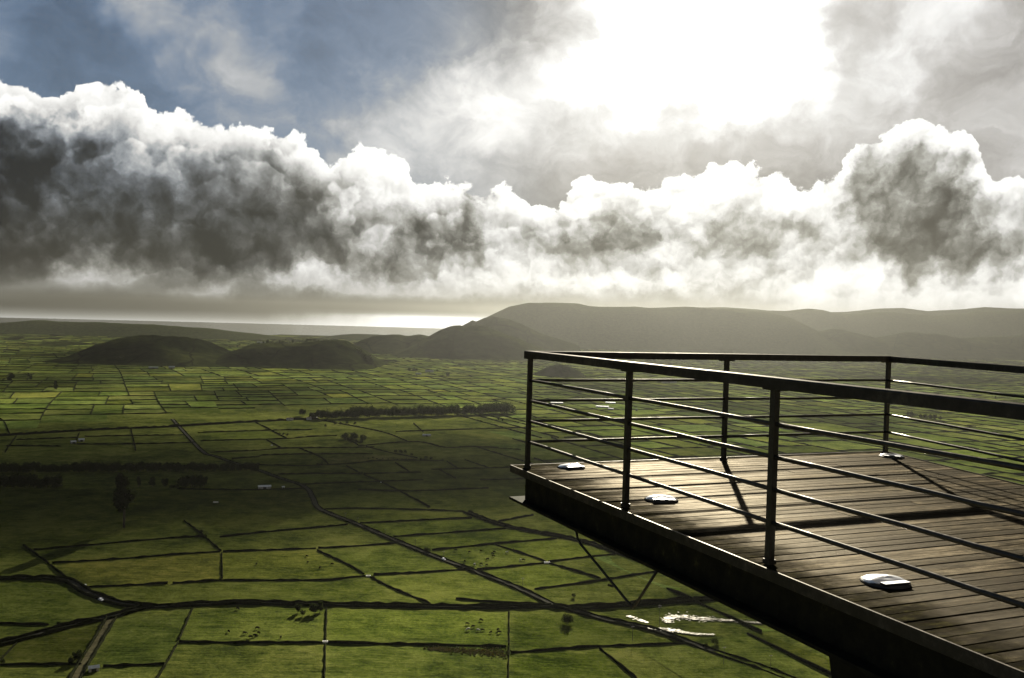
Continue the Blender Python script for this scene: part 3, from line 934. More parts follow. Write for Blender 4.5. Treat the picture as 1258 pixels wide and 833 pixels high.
BROAD = [make_tree(230 + k, 1.0, cw, 0.12, 1000) for k, cw in enumerate((1.15, 1.35, 1.0))]
TALL = [make_tree(260 + k, 1.0, cw, tr, 900, 'tall') for k, (cw, tr) in enumerate(((0.42, 0.2), (0.36, 0.25), (0.34, 0.42)))]
tr = rng(31)
def plant(src, px, py, hpx, label, group, dx=0.0, dist=None, z=None):
    """tree with its foot at the pixel, hpx pixels tall"""
    p = floor_pt(px, py) if z is None else None
    if p is None:
        d = ray(px, py); p = EYE + d * (dist / d[1])
        p[2] = z if z != 'ray' else p[2]
    dist_ = math.hypot(p[0], p[1])
    h = hpx * dist_ / FPX
    return copy_tree(src, (p[0], p[1], p[2]), tr.uniform(0, 6.28), h, label=label, cat='tree', group=group)
L1 = 'dark tree in the straight row of trees in cloud shadow below the chequered fields'
for k in range(64):
    x = -8 + k * 5.08 + tr.uniform(-1.8, 1.8)
    plant(tr.choice(BROAD + ROUND[:1]), x, 580.6 + 0.2 * tr.uniform(-1, 1) - 0.006 * x, tr.uniform(7.5, 12.0), L1, 'trees in the long shaded row')
L2 = 'dark rounded tree in the clump on the shaded meadow beside the tree row'
for x, hp in ((-3, 14), (6, 15.5), (15, 16), (24, 17), (33, 17), (42, 15.5), (49, 11), (57, 14), (66, 15), (71, 9)):
    plant(tr.choice(BROAD[::2]), x, 599.5 + tr.uniform(-0.6, 0.6), hp, L2, 'clump of trees on the shaded meadow')
L3 = 'tree in the small dense grove beside the hedge and the white shed'
for x, hp in ((224, 12), (229, 14), (235, 13), (240, 14), (246, 14.5), (250, 12)):
    plant(tr.choice(ROUND + BROAD), x, 598.5, hp, L3, 'small grove beside the hedge')
for x, hp, s, lb in ((170, 12.5, TALL[1], 'slim lone tree standing in the shaded meadow'), (187, 12, ROUND[2], 'small round lone tree in the shaded meadow'),
                     (202, 10, ROUND[0], 'low lone bushy tree in the shaded meadow beside the grove')):
    plant(s, x, 598.5, hp, lb, None)
for x in (210, 214, 218): plant(BROAD[1], x, 599.6, 3.6, 'low bush at the hedge foot beside the small grove', 'low bushes at the hedge foot')
plant(TALL[2], 152, 648, 62, 'very tall dark tree with a long bare trunk standing alone', None)
plant(TALL[0], 316.5, 579.5, 10, 'dark pointed tree where the shaded row meets the diagonal road', None)
L4 = 'tree in the long tree belt across the sunlit fields'
for k in range(64):
    t = k / 63
    x = 384 + t * 242 + tr.uniform(-1.5, 1.5)
    hp = tr.uniform(9, 13.5) * (1 if t > 0.12 or t < 0.0 else 0.9)
    plant(tr.choice(ROUND[3:] + BROAD), x, 515.2 - 7.5 * t + tr.uniform(-0.7, 0.7), hp, L4, 'trees in the long belt')
plant(ROUND[3], 372, 511, 9, 'lone round tree standing by the farmhouses', None)
L5 = 'dark scrubby bush in the thicket among the middle fields'
for k in range(12):
    plant(tr.choice(BROAD), 421 + tr.uniform(0, 26), 541 + tr.uniform(-3.5, 4.5), tr.uniform(4, 7.5), L5, 'thicket among the fields')
for x, y, hp in ((412, 521.5, 4), (418, 522, 4), (426, 521, 3.6), (436, 521.5, 3.6), (343, 535, 3.5), (348, 534.5, 3), (353, 535.5, 3.2), (400, 524.5, 3.5), (395, 571, 3.5), (390, 571.5, 3), (444, 583, 3.4), (486, 556, 4), (492, 557, 4.5), (498, 556.5, 4), (506, 560, 3.5), (523, 564, 4), (530, 565, 4.2), (517, 566, 3.8)):
    plant(tr.choice(BROAD), x, y, hp, 'low dark bush growing along a wall in the middle fields', 'bushes along the middle walls')
L6 = 'dark tree growing on the slope of the wooded hill'
for x, y, hp, D in [(426 + k * 2.9, 423.5 + k * 1.75 + tr.uniform(-0.6, 0.6), tr.uniform(5, 8.5), 3290 - k * 9) for k in range(12)]:
    plant(tr.choice(ROUND), x, y + 5, hp, L6, 'trees on the wooded hill', dist=D, z='ray')
for k in range(30):
    x = 300 + k * 4.4 + tr.uniform(-2, 2)
    y = np.interp(x, [300, 325, 333, 345, 370, 400, 425, 440], [427.5, 420, 418.5, 421, 419, 418, 422, 430])
    plant(tr.choice(ROUND + BROAD), x, y + 1.2 + tr.uniform(0, 1.2), tr.uniform(2.2, 4.2), L6, 'trees on the wooded hill', dist=3295, z='ray')
plant(ROUND[3], 148, 447, 11, 'big round dark tree on the knoll before the cone hill', None, dist=2950, z='ray')
for x, y, hp in ((14, 466, 7), (12, 469, 6), (38, 467, 5), (68, 474, 6), (69, 479, 6), (35, 463, 4)):
    plant(tr.choice(ROUND), x, y, hp, 'dark tree among the fields below the small rounded hill', 'trees below the small rounded hill')
for x, y, hp in ((503, 456.5, 4.5), (508, 457, 5.5), (512, 456.5, 4), (537, 457, 3), (550, 463.5, 6), (526.5, 481, 3)):
    plant(tr.choice(ROUND), x, y, hp, 'tree standing beside the pale sheds on the hazy plain', 'trees by the pale sheds')
for x, y, hp in ((1116, 511, 5), (1120, 511, 5.5), (1131, 514, 5), (1137, 515, 6), (1143, 515.5, 6), (1149, 516, 6), (1155, 516.5, 5), (1223, 490, 3), (1180, 489, 3), (1165, 488, 2.6), (1250, 498, 3), (612, 516, 3.6), (617, 518, 3)):
    plant(tr.choice(ROUND + BROAD), x, y, hp, 'dark tree in the hazy fields seen through the far railing', 'trees seen through the railing')
# near trees with their long shadows
for x, y, hp, s, lb in ((366, 753, 10, ROUND[0], 'leafy tree by the lane in the near cluster of four'), (372, 757, 8, ROUND[1], 'leafy tree by the lane in the near cluster of four'),
                    (386, 754, 13, ROUND[3], 'leafy tree by the lane in the near cluster of four'), (393, 752, 13, ROUND[2], 'leafy tree by the lane in the near cluster of four'),
                    (95, 813, 13, ROUND[1], 'leafy tree beside the farm track and the small shed'), (88, 815, 8, BROAD[0], 'leafy tree beside the farm track and the small shed'),
                    (697, 766, 13, BROAD[0], 'lone dark bush in the pasture below the road junction'), (705, 734, 5, BROAD[1], 'small bush above the road junction'),
                    (524, 678, 6, BROAD[0], 'dense bush on the verge of the diagonal road'), (527, 678.5, 5, BROAD[1], 'dense bush on the verge of the diagonal road'),
                    (247, 655, 4.5, BROAD[2], 'bush on the wall corner of the upper lit pasture'), (252, 660.5, 4, BROAD[1], 'bush on the wall corner of the upper lit pasture'),
                    (878, 792, 8, BROAD[1], 'dark bush beside the flooded field'), (868, 795, 5, BROAD[0], 'dark bush beside the flooded field'), (3, 815, 5, BROAD[0], 'bush at the end of the thin pasture wall')):
    plant(s, x, y, hp, lb, 'near trees and bushes' if lb.startswith(('leafy', 'dense', 'bush on', 'dark bush')) else None)
# rough grass strip
for s in ROUND + BROAD + TALL: drop_tree(s)

# ------------------------------------------------------------------ farm buildings
def face_yaw(p): return math.atan2(-p[0], p[1])
def building(px, py, w, d, h, label, kind='house', rz=0.0, group=None):
    p = floor_pt(px, py)
    root = empty({'house': 'farmhouse', 'shed': 'farm_shed', 'tunnel': 'greenhouse'}[kind], tuple(p), face_yaw(p) + rz)
    tag(root, label, {'house': 'house', 'shed': 'shed', 'tunnel': 'greenhouse'}[kind], group)
    if kind == 'tunnel':
        b = MB(); n = 8
        for s in (-1, 1):
            for k in range(n + 1):
                a = math.pi * k / n
                b.v.append((s * w / 2, -math.cos(a) * d / 2, math.sin(a) * h))
        for k in range(n): b.f.append((k, k + 1, n + 2 + k, n + 1 + k))
        b.f.append(tuple(range(n + 1))[::-1]); b.f.append(tuple(range(n + 1, 2 * n + 2)))
        b.build('cover', M_SHEET, root)
        for k in range(6):
            x = -w / 2 + w * k / 5
            t = MB(); t.tube([(x, -math.cos(math.pi * j / 8) * d / 2 * 1.01, math.sin(math.pi * j / 8) * h * 1.01) for j in range(9)], 0.06, 4)
            t.build('hoop', M_CONC, root)
        t = MB(); t.box((-w / 2 - 0.06, -0.9, 0), (-w / 2 - 0.01, 0.9, h * 0.75)); t.build('door', M_DARK, root)
        return root
    b = MB(); b.box((-w / 2, -d / 2, -0.4), (w / 2, d / 2, h))
    b.v += [(-w / 2, 0, h + d * 0.24), (w / 2, 0, h + d * 0.24)]
    n = len(b.v)
    b.f += [(4, 7, n - 2), (5, n - 1, 6)]
    b.build('wall', M_WHITE if kind == 'house' else M_CONC, root)
    rf = MB(); e = 0.35; t = 0.14; rise = d * 0.24
    for s in (-1, 1):
        y0, z0 = s * (d / 2 + e), h - rise * e / (d / 2)
        i = len(rf.v)
        for x in (-w / 2 - e, w / 2 + e):
            rf.v += [(x, y0, z0 + 0.02), (x, 0, h + rise + 0.02), (x, 0, h + rise + t), (x, y0, z0 + t)]
        for q in ((0, 1, 2, 3), (4, 7, 6, 5), (0, 4, 5, 1), (1, 5, 6, 2), (2, 6, 7, 3), (3, 7, 4, 0)): rf.f.append(tuple(i + k for k in q))
    roof = rf.build('roof', M_ROOF if kind == 'house' else M_SHEET, root)
    dr = MB(); dw = 0.5 if kind == 'house' else min(1.5, w * 0.25)
    dr.box((-dw, -d / 2 - 0.05, 0), (dw, -d / 2 - 0.004, min(2.2, h * 0.85))); dr.build('door', M_DARK, root)
    if kind == 'house':
        ch = MB(); ch.box((w * 0.3 - 0.35, -0.35, h), (w * 0.3 + 0.35, 0.35, h + rise + 1.0)); ch.build('chimney', M_WHITE, roof)
        for x in (-w * 0.32, w * 0.32):
            wn = MB(); wn.box((x - 0.45, -d / 2 - 0.04, 1.0), (x + 0.45, -d / 2 - 0.003, 2.0)); wn.build('window', M_GLASS, root)
    return root
building(325, 600, 12.5, 5, 2.1, 'long low white farm shed beside the hedge in the shaded meadow', 'shed', 0.05)
building(348, 600.3, 2.2, 2.2, 1.9, 'tiny white hut beside the hedge near the long shed', 'shed')
building(356, 516.3, 11, 6, 2.8, 'white farmhouse standing apart on the lane by the tree belt', 'house', 0.1)
building(379.5, 515.6, 8, 6, 2.8, 'small white farmhouse at the end of the tree belt', 'house', 0.1)
building(386, 513.4, 9, 6, 4.6, 'taller white farmhouse under the trees of the belt', 'house', -0.15)
building(527.5, 457.3, 26, 9, 3.4, 'long pale roofed shed on the hazy plain below the peak', 'shed', 0.1)
building(514, 460.0, 17, 8, 3.0, 'smaller pale shed in front of the long hazy shed', 'shed', 0.3)
building(188.5, 452.6, 26, 9, 3.2, 'grey shed at the foot of the cone hill', 'shed', 0)
building(211, 452.6, 17, 10, 4.2, 'pale shed at the right foot of the cone hill', 'shed', 0)
building(321, 421.6, 46, 12, 5.0, 'long white shed far off between the two hills', 'shed', 0)
building(740, 500.6, 27, 9, 3.2, 'white greenhouse tunnel, longest of those seen through the railing', 'tunnel', -0.05)
building(750, 495.8, 22, 9, 3.2, 'white greenhouse tunnel behind the longest one', 'tunnel', 0.05)
building(684, 496.0, 27, 9, 3.2, 'white greenhouse tunnel beside the corner post', 'tunnel', 0.1)
building(750.5, 503.0, 12, 6, 2.6, 'short white greenhouse tunnel in front of the longest one', 'tunnel', -0.5)
building(822, 470.4, 45, 14, 4.5, 'large bright roofed shed under the top rail', 'shed', 0)
building(524, 535.6, 12, 5, 1.6, 'low white shed among the dappled middle fields', 'shed', 0.1)
building(115, 824, 4.6, 3.2, 1.9, 'small pale stone shed beside the farm track', 'shed', 0.1)
building(100, 542, 7, 5, 2.4, 'small grey shed at the wall junction in shadow', 'shed', 0.1)
building(90, 544.5, 6, 5, 2.2, 'smaller grey shed beside the shed in shadow', 'shed', 0.2)
building(782, 504.5, 4, 4, 3.0, 'tiny white hut beside the railing post in the hazy fields', 'shed', 0)
# water troughs
def trough(px, py, w, label, rz):
    p = floor_pt(px, py)
    root = empty('water_trough', tuple(p), face_yaw(p) + rz)
    tag(root, label, 'trough')
    b = MB()
    b.box((-w / 2, -0.75, -0.1), (w / 2, 0.75, 0.25))
    b.box((-w / 2, -0.75, 0.25), (w / 2, -0.6, 0.95)); b.box((-w / 2, 0.6, 0.25), (w / 2, 0.75, 0.95))
    b.box((-w / 2, -0.6, 0.25), (-w / 2 + 0.15, 0.6, 0.95)); b.box((w / 2 - 0.15, -0.6, 0.25), (w / 2, 0.6, 0.95))
    b.build('basin', M_WHITE, root)
    q = MB(); q.box((-w / 2 + 0.15, -0.6, 0.26), (w / 2 - 0.15, 0.6, 0.82)); q.build('water', M_POND, root)
trough(672, 692, 4.2, 'white concrete trough where walls cross above the road junction', 0.1)
trough(452.5, 708.5, 3.0, 'white concrete trough where walls cross below the diagonal road', 0.1)
trough(399.5, 789.5, 2.8, 'pale trough at the wall crossing of the grazed pastures', 0.0)
trough(265, 617.5, 4.5, 'long pale trough in the shaded meadow below the long shed', 0.0)
trough(469, 593, 2.0, 'small white trough on the thin diagonal wall', 0.3)
trough(334, 547.5, 2.4, 'small white trough in the chequered fields by the lane', 0.0)

# ------------------------------------------------------------------ cars
def car(px, py, heading, label):
    p = floor_pt(px, py); p[2] += 0.34
    root = empty('parked_car', tuple(p), heading)
    tag(root, label, 'car')
    prof = [(-2.05, 0.32), (2.05, 0.32), (2.08, 0.62), (1.9, 0.82), (1.05, 0.92), (0.55, 1.42), (-1.1, 1.46), (-1.75, 0.98), (-2.08, 0.9)]
    b = MB(); n = len(prof)
    for s, k in ((-0.82, 1), (0.82, 1)):
        for x, z in prof: b.v.append((x, s * (0.82 if z > 1.2 else 1), z))
    b.f.append(tuple(range(n))); b.f.append(tuple(range(n, 2 * n))[::-1])
    for k in range(n): b.f.append((k, n + k, n + (k + 1) % n, (k + 1) % n))
    b.build('body', M_CAR, root)
    for s in (-1, 1):
        g = MB(); g.v = [(0.9, s * 0.825, 0.95), (0.5, s * 0.72, 1.36), (-1.05, s * 0.72, 1.38), (-1.55, s * 0.825, 1.0)]; g.f = [(0, 1, 2, 3)]
        g.build('side_window', M_GLASS, root)
        for x in (-1.3, 1.3):
            w = MB(); w.tube([(x, s * 0.62, 0.32), (x, s * 0.86, 0.32)], 0.32, 12); w.build('wheel', M_RUBBER, root)
    for x0, x1 in ((1.07, 0.57), (-1.77, -1.13)):
        g = MB(); g.v = [(x0 + 0.01, -0.66, 0.96), (x0 + 0.01, 0.66, 0.96), (x1 + 0.01, 0.58, 1.4), (x1 + 0.01, -0.58, 1.4)]; g.f = [(0, 1, 2, 3)]
        g.build('windscreen', M_GLASS, root)
    return root
car(104.5, 721.5, rad(-50), 'white car on the bend of the hedged lane')
car(124, 738.5, rad(-38), 'white car on the hedged lane by the side lane fork')
car(545, 688.5, rad(-60), 'white car on the long diagonal road')

# ------------------------------------------------------------------ cows
def cow_mesh():
    """body, neck, head, legs and tail as one continuous skinned figure, head lowered to graze"""
    me = bpy.data.meshes.new('cow_skeleton')
    J = [(0, 0, 1.05, .36), (-0.55, 0, 1.08, .33), (-0.85, 0, 1.12, .25), (0.5, 0, 1.02, .37), (0.85, 0, 1.02, .27), (1.12, 0, 0.78, .17), (1.32, 0, 0.50, .13), (1.46, 0, 0.25, .11), (1.55, 0, 0.13, .08),
         (0.62, 0.24, 0.62, .13), (0.62, 0.22, 0.33, .075), (0.62, 0.22, 0.03, .07), (0.62, -0.24, 0.62, .13), (0.66, -0.22, 0.33, .075), (0.66, -0.22, 0.03, .07),
         (-0.72, 0.24, 0.70, .16), (-0.84, 0.22, 0.42, .08), (-0.76, 0.22, 0.03, .07), (-0.72, -0.24, 0.70, .16), (-0.88, -0.22, 0.42, .08), (-0.82, -0.22, 0.03, .07),
         (-1.03, 0, 1.02, .05), (-1.08, 0, 0.6, .03)]
    E = [(0, 1), (1, 2), (0, 3), (3, 4), (4, 5), (5, 6), (6, 7), (7, 8), (3, 9), (9, 10), (10, 11), (3, 12), (12, 13), (13, 14), (1, 15), (15, 16), (16, 17), (1, 18), (18, 19), (19, 20), (2, 21), (21, 22)]
    me.from_pydata([j[:3] for j in J], E, [])
    o = bpy.data.objects.new('cow_skeleton', me); col.objects.link(o)
    sk = o.modifiers.new('s', 'SKIN')
    for i, v in enumerate(me.skin_vertices[0].data):
        v.radius = (J[i][3], J[i][3] * (1.25 if i in (0, 1, 3) else 1.0))
        v.use_root = i == 0
    sb = o.modifiers.new('d', 'SUBSURF'); sb.levels = 1; sb.render_levels = 1
    dg = bpy.context.evaluated_depsgraph_get()
    res = bpy.data.meshes.new_from_object(o.evaluated_get(dg))
    bpy.data.objects.remove(o)
    res.shade_smooth()
    return res
cow_b = cow_mesh(); cow_b.name = 'cow'; cow_b.materials.clear(); cow_b.materials.append(M_COWB)
cow_w = cow_b.copy(); cow_w.materials.clear(); cow_w.materials.append(M_COWW)
cr = rng(9)
COWS = [
 ('dark cow grazing in the pasture below the lane beside the four trees', [(281,777),(300.5,779),(316,773),(313,782),(308,784),(345,784),(292,749),(318,779)]),
 ('dark cow grazing in the pale lit pasture above the hedged lane', [(315,694),(377,684),(378,691.6),(393,698.6),(408,694)]),
 ('cow grazing in the pasture with the rough grass strip', [(574,767.6),(581,771),(575,775),(587,775.5),(592.5,775),(591,763),(603,778),(611.6,775),(613,778)]),
 ('cow in the crowded pasture right of the diagonal road', [(576.6,679),(591,678),(605,681),(606,684),(599,688),(583,695),(591,694),(598,695),(571,690.6),(623,679.5),(639.6,689),(643,689),(560,677),(631,676),(607,679)]),
 ('distant cow in the herd on the brownish field', [(446,562),(452.6,564),(458,563),(463,564.5),(470,564),(477,564.8),(483,563.8),(488,565),(494,564.5),(499,564),(503,565),(508,564.6),(511,565.2)]),
]
for lab, pts in COWS:
    for x, y in pts:
        p = floor_pt(x, y)
        white = cr.random() < 0.22 and lab.startswith('cow')
        o = mesh_obj('cow', None, None, mesh=cow_w if white else cow_b)
        o.location = (p[0], p[1], p[2] + 0.03); o.rotation_euler = (0, 0, cr.uniform(0, 6.28)); s = cr.uniform(0.95, 1.25); o.scale = (s, s, s)
        tag(o, lab, 'cow', lab.replace('dark cow', 'cows').replace('distant cow', 'cows').replace('cow ', 'cows ', 1) if not lab.startswith('d') else 'cows ' + lab.split('cow ', 1)[1])
        if white: o['label'] = lab.replace('cow ', 'pale pied cow ', 1)

# ------------------------------------------------------------------ utility poles along the diagonal road
def pole(px, py, hpx, label, twin=False):
    p = floor_pt(px, py)
    h = hpx * math.hypot(p[0], p[1]) / FPX
    root = empty('utility_pole', tuple(p), face_yaw(p) + 0.5)
    tag(root, label, 'pole', 'utility poles by the diagonal road')
    b = MB(); b.tube([(0, 0, -0.5), (0, 0, h)], [0.16, 0.10], 8); b.build('post', M_POLE, root)
    for z in ((h - 0.5, h - 1.6) if twin else (h - 0.5,)):
        c = MB(); c.box((-1.0, -0.06, z), (1.0, 0.06, z + 0.13))
        a = c.build('crossarm', M_POLE, root)
        for x in (-0.85, 0, 0.85):
            i = MB(); i.tube([(x, 0, z + 0.13), (x, 0, z + 0.32)], [0.05, 0.03], 6); i.build('insulator', M_CONC, a)
for x, y, hp in ((424.5, 637, 7), (439, 643, 7), (473, 658, 8), (510, 672, 9.5), (545, 686, 9), (592, 703, 9), (642, 720, 10)):
    pole(x, y, hp, 'wooden utility pole beside the long diagonal road')
pole(810, 769, 26, 'tall wooden utility pole with two crossarms by the flooded field', True)
for x, y, hp in ((777, 787, 18), (889, 817, 22), (946.6, 823, 18)):
    pole(x, y, hp, 'wooden utility pole along the road below the flooded field')

# ------------------------------------------------------------------ flooded field
def pond(name, label, px, lift=0.2):
    P = G(px)
    S = resample(P + [P[0]], 2.5)[:-1]
    r = rng(len(px) * 13 + int(px[0][0]))
    c = sum(S) / len(S)
    V = [(c[0], c[1], und(c[0], c[1]) + lift)]
    ph = [r.uniform(0, 6.3) for _ in range(4)]
    for i, s in enumerate(S):
        k = 1 + 0.10 * math.sin(i * 0.9 + ph[0]) + 0.08 * math.sin(i * 2.1 + ph[1]) + r.uniform(-0.07, 0.07)
        q = c + (s - c) * k
        V.append((q[0], q[1], und(c[0], c[1]) + lift))
    n = len(S)
    o = mesh_obj(name, V, [(0, 1 + i, 1 + (i + 1) % n) for i in range(n)], M_POND)
    tag(o, label, kind='structure')
def flood(name, label, spine, n, spread, seed, lift):
    """shallow water: many overlapping ragged patches strung along a line, thinning out to the sides"""
    r = rng(seed); S = resample(G(spine), 1.0); Nn = normals(S)
    V, Fc = [], []
    for k in range(n):
        i = r.randrange(len(S)); t = i / (len(S) - 1)
        w = spread * (0.35 + 0.65 * math.sin(math.pi * min(1, t * 1.25 + 0.12)) )
        d = r.gauss(0, 0.55) * w
        c = S[i] + Nn[i] * d
        a = (r.uniform(0.6, 2.4) if abs(d) < w * 0.5 else r.uniform(0.15, 0.8)); b = a * r.uniform(0.18, 0.45)
        th = r.uniform(-0.25, 0.25) + 0.1
        z = und(c[0], c[1]) + lift + k * 0.0006
        b0 = len(V); m_ = 10
        for q in range(m_):
            an = 2 * math.pi * q / m_; rr = r.uniform(0.7, 1.15)
            x, y = math.cos(an) * a * rr, math.sin(an) * b * rr * 1.6
            V.append((c[0] + x * math.cos(th) - y * math.sin(th), c[1] + x * math.sin(th) + y * math.cos(th), z))
        Fc.append(tuple(range(b0, b0 + m_)))
    tag(mesh_obj(name, V, Fc, M_POND), label, kind='structure')
flood('pond', 'bright flood water glinting beside the road', [(820,765),(822,760),(832,758),(850,760),(875,761.5),(900,763),(935,766)], 520, 5.5, 3, 0.25)
flood('puddle', 'long strip of flood water along the road', [(798,772.5),(815,774),(835,776.5),(852,779.5),(876,780.5)], 240, 2.8, 5, 0.45)
flood('puddle', 'small glinting puddle beside the flood', [(773,757),(781,760),(794,765)], 50, 2.4, 6, 0.25)
# rough tussock strip
def tussocks():
    r = rng(5); V, Fc = [], []
    A, B = floor_pt(527, 797), floor_pt(622, 803)
    for k in range(1500):
        t = r.random()
        p = A + (B - A) * t + np.array([r.gauss(0, 1.2), r.gauss(0, 3.0) * (0.4 + t), 0])
        z = und(p[0], p[1]); s = r.uniform(0.25, 0.7); a = r.uniform(0, 6.3)
        dx, dy = math.cos(a) * s, math.sin(a) * s
        b = len(V)
        V += [(p[0] - dx, p[1] - dy, z - 0.1), (p[0] + dx, p[1] + dy, z - 0.1), (p[0] + dx * 0.3, p[1] + dy * 0.3, z + s * 1.2)]
        Fc.append((b, b + 1, b + 2))
    tag(mesh_obj('rough_grass', V, Fc, M_TUSSOCK), 'strip of rough tussocky grass along a pasture wall', kind='stuff')
M_TUSSOCK = plain('dry_tussock', (0.13, 0.115, 0.045), 0.9, scale=0.8)
tussocks()

# ------------------------------------------------------------------ hillside under the platform
DZ = EYE_Z - 1.4079                                     # top of the deck
P1 = np.array([0.1787, 8.7216]); DU = np.array([0.38967, -0.92095]); DV = np.array([0.92016, 0.39154])
def dk(u, v, z):                                        # platform coordinates: u along the long edge, v across, z above the deck
    q = P1 + DU * u + DV * v
    return (q[0], q[1], DZ + z)
def hillside():
    f = vnoise(40)
    V, Fc = [], []
    e0, e1 = np.array([-3.0, 0.9]), np.array([2.25, 3.72])
    t = (e1 - e0) / np.linalg.norm(e1 - e0); nrm = np.array([-t[1], t[0]])
    ds = [-60, -30, -12, -6, -3, -1.5, -0.8, -0.4, -0.15, 0, 0.1, 0.25, 0.5, 0.9, 1.5, 2.5, 4, 7, 12, 20, 35, 60, 100, 160, 240, 300]
    ss = [-400, -250, -150, -80, -40, -20, -10] + [-6 + 0.4 * k for k in range(60)] + [20, 30, 50, 90, 160, 260, 420]
    for d in ds:
        for s in ss:
            q = e0 + t * s + nrm * d
            z = DZ - 0.12
            if d > 0: z -= d * 1.0 if d < 1 else 1.0 + (d - 1) * 0.82
            z += 0.05 * f(q[0] * 1.7, q[1] * 1.7) * (1 + min(20, abs(d)) * 0.6) * (0.4 if -3 < d < 0.4 else 1)
            V.append((q[0], q[1], max(z, -6)))
    n = len(ss)
    for j in range(len(ds) - 1):
        for i in range(n - 1):
            b = j * n + i
            Fc.append((b, b + 1, b + n + 1, b + n))
    tag(mesh_obj('hillside', V, Fc, M_BANK, smooth=True), 'steep rough hillside carrying the viewing platform', kind='structure')
def m_bank(N, out):
    p = position(N)
    n = N.noise(p, 6.0, 6, 0.7)
    c = colour_ramp(N, n, [(0.3, (0.02, 0.022, 0.01)), (0.55, (0.06, 0.055, 0.03)), (0.75, (0.16, 0.14, 0.10))])
    principled(N, out, c, 0.9, spec=0.2, bump=n, bump_strength=1.0, bump_dist=0.06)
M_BANK = material('rough_bank', m_bank)
hillside()

# ------------------------------------------------------------------ platform materials
def m_plank(N, out):
    p = position(N)
    oi = N.new('ShaderNodeObjectInfo')
    # coordinates along and across the boards
    along = N.v('DOT_PRODUCT', p, (DV[0], DV[1], 0)); across = N.v('DOT_PRODUCT', p, (DU[0], DU[1], 0))
    cx = N.new('ShaderNodeCombineXYZ'); N.put(cx.inputs[0], along); N.put(cx.inputs[1], across); N.put(cx.inputs[2], N.mul(oi.outputs['Random'], 20))
    grain = N.noise(N.v('MULTIPLY', cx.outputs[0], (3.0, 60.0, 1.0)), 1.0, 7, 0.75, 0.5)
    blot = N.noise(cx.outputs[0], 1.7, 6, 0.68)
    speck = N.noise(N.v('MULTIPLY', cx.outputs[0], (8.0, 26.0, 1.0)), 1.0, 5, 0.7)
    tone = N.add(N.add(N.mul(grain, 0.55), N.mul(speck, 0.3)), N.add(N.mul(N.sub(oi.outputs['Random'], 0.5), 0.16), N.mul(N.sub(blot, 0.52), 0.42)))
    tone = N.add(N.mul(N.sub(tone, 0.43), 1.9), 0.43)
    c = colour_ramp(N, tone, [(0.31, (0.0025, 0.0018, 0.0009)), (0.42, (0.009, 0.0068, 0.0034)), (0.54, (0.027, 0.0208, 0.0115)), (0.66, (0.080, 0.064, 0.040))])
    # damp moss near the long edge and the tip
    edge = N.add(N.sub(along, float(P1 @ DV) - 0.09), 0.0)
    tip = N.sub(across, float(P1 @ DU) - 0.21)
    moss = N.m('MAXIMUM', N.ramp(N.add(edge, N.mul(N.sub(blot, 0.5), 1.7)), 0.62, 0.0), N.ramp(N.add(tip, N.mul(N.sub(blot, 0.5), 0.5)), 0.20, 0.02))
    mossc = colour_ramp(N, speck, [(0.38, (0.0012, 0.0014, 0.0008)), (0.55, (0.006, 0.0055, 0.0018)), (0.74, (0.030, 0.027, 0.008))])
    c = N.mix(N.mul(moss, 0.93), c, mossc)
    rough = N.add(N.ramp(N.add(N.mul(blot, 0.5), N.mul(grain, 0.5)), 0.35, 0.65, 0.42, 0.62), N.mul(moss, 0.2))
    bn = N.new('ShaderNodeBump'); bn.inputs['Strength'].default_value = 0.6; bn.inputs['Distance'].default_value = 0.006
    N.put(bn.inputs['Height'], N.add(grain, N.mul(speck, 0.5)))
    d = N.new('ShaderNodeBsdfDiffuse'); N.put(d.inputs[0], c); N.l.new(bn.outputs[0], d.inputs['Normal'])
    g = N.new('ShaderNodeBsdfGlossy'); N.put(g.inputs['Color'], (1.0, 0.90, 0.70, 1)); N.put(g.inputs['Roughness'], rough); N.l.new(bn.outputs[0], g.inputs['Normal'])
    mx = N.new('ShaderNodeMixShader'); N.put(mx.inputs[0], N.lerp(moss, 0.013, 0.002))
    N.l.new(d.outputs[0], mx.inputs[1]); N.l.new(g.outputs[0], mx.inputs[2])
    N.l.new(mx.outputs[0], out.inputs['Surface'])
M_PLANK = material('weathered_plank', m_plank)
def m_steel(N, out):
    p = position(N)
    n = N.noise(p, 18.0, 6, 0.7); b = N.noise(p, 2.5, 4, 0.6)
    v = N.add(N.mul(n, 0.6), N.mul(b, 0.4))
    c = colour_ramp(N, v, [(0.38, (0.006, 0.0055, 0.0045)), (0.52, (0.016, 0.014, 0.011)), (0.64, (0.045, 0.038, 0.028)), (0.74, (0.09, 0.08, 0.06))])
    sheen(N, out, c, (1.0, 0.95, 0.85, 1), 0.03, N.ramp(v, 0.35, 0.7, 0.4, 0.6), n, 0.4)
M_STEEL = material('painted_weathered_steel', m_steel)
def m_bar(N, out):
    p = position(N)
    n = N.noise(p, 26.0, 4, 0.7)
    c = colour_ramp(N, n, [(0.35, (0.008, 0.008, 0.007)), (0.65, (0.03, 0.027, 0.022))])
    sheen(N, out, c, (1.0, 0.95, 0.85, 1), 0.035, N.ramp(n, 0.35, 0.7, 0.3, 0.5), n, 0.25, 0.003)
M_BAR = material('dark_rail_steel', m_bar)
def m_beam(N, out):
    p = position(N)
    n = N.noise(p, 9.0, 6, 0.7)
    c = colour_ramp(N, n, [(0.4, (0.004, 0.004, 0.003)), (0.62, (0.012, 0.011, 0.006)), (0.78, (0.05, 0.045, 0.015))])
    sheen(N, out, c, (1, 1, 0.9, 1), 0.01, 0.6, n)
M_BEAM = material('dark_beam_steel', m_beam)
M_LAMP = plain('polished_lamp_cover', (0.80, 0.79, 0.76), 0.16, 0.65, 0.6, scale=20.0, amt=0.06)

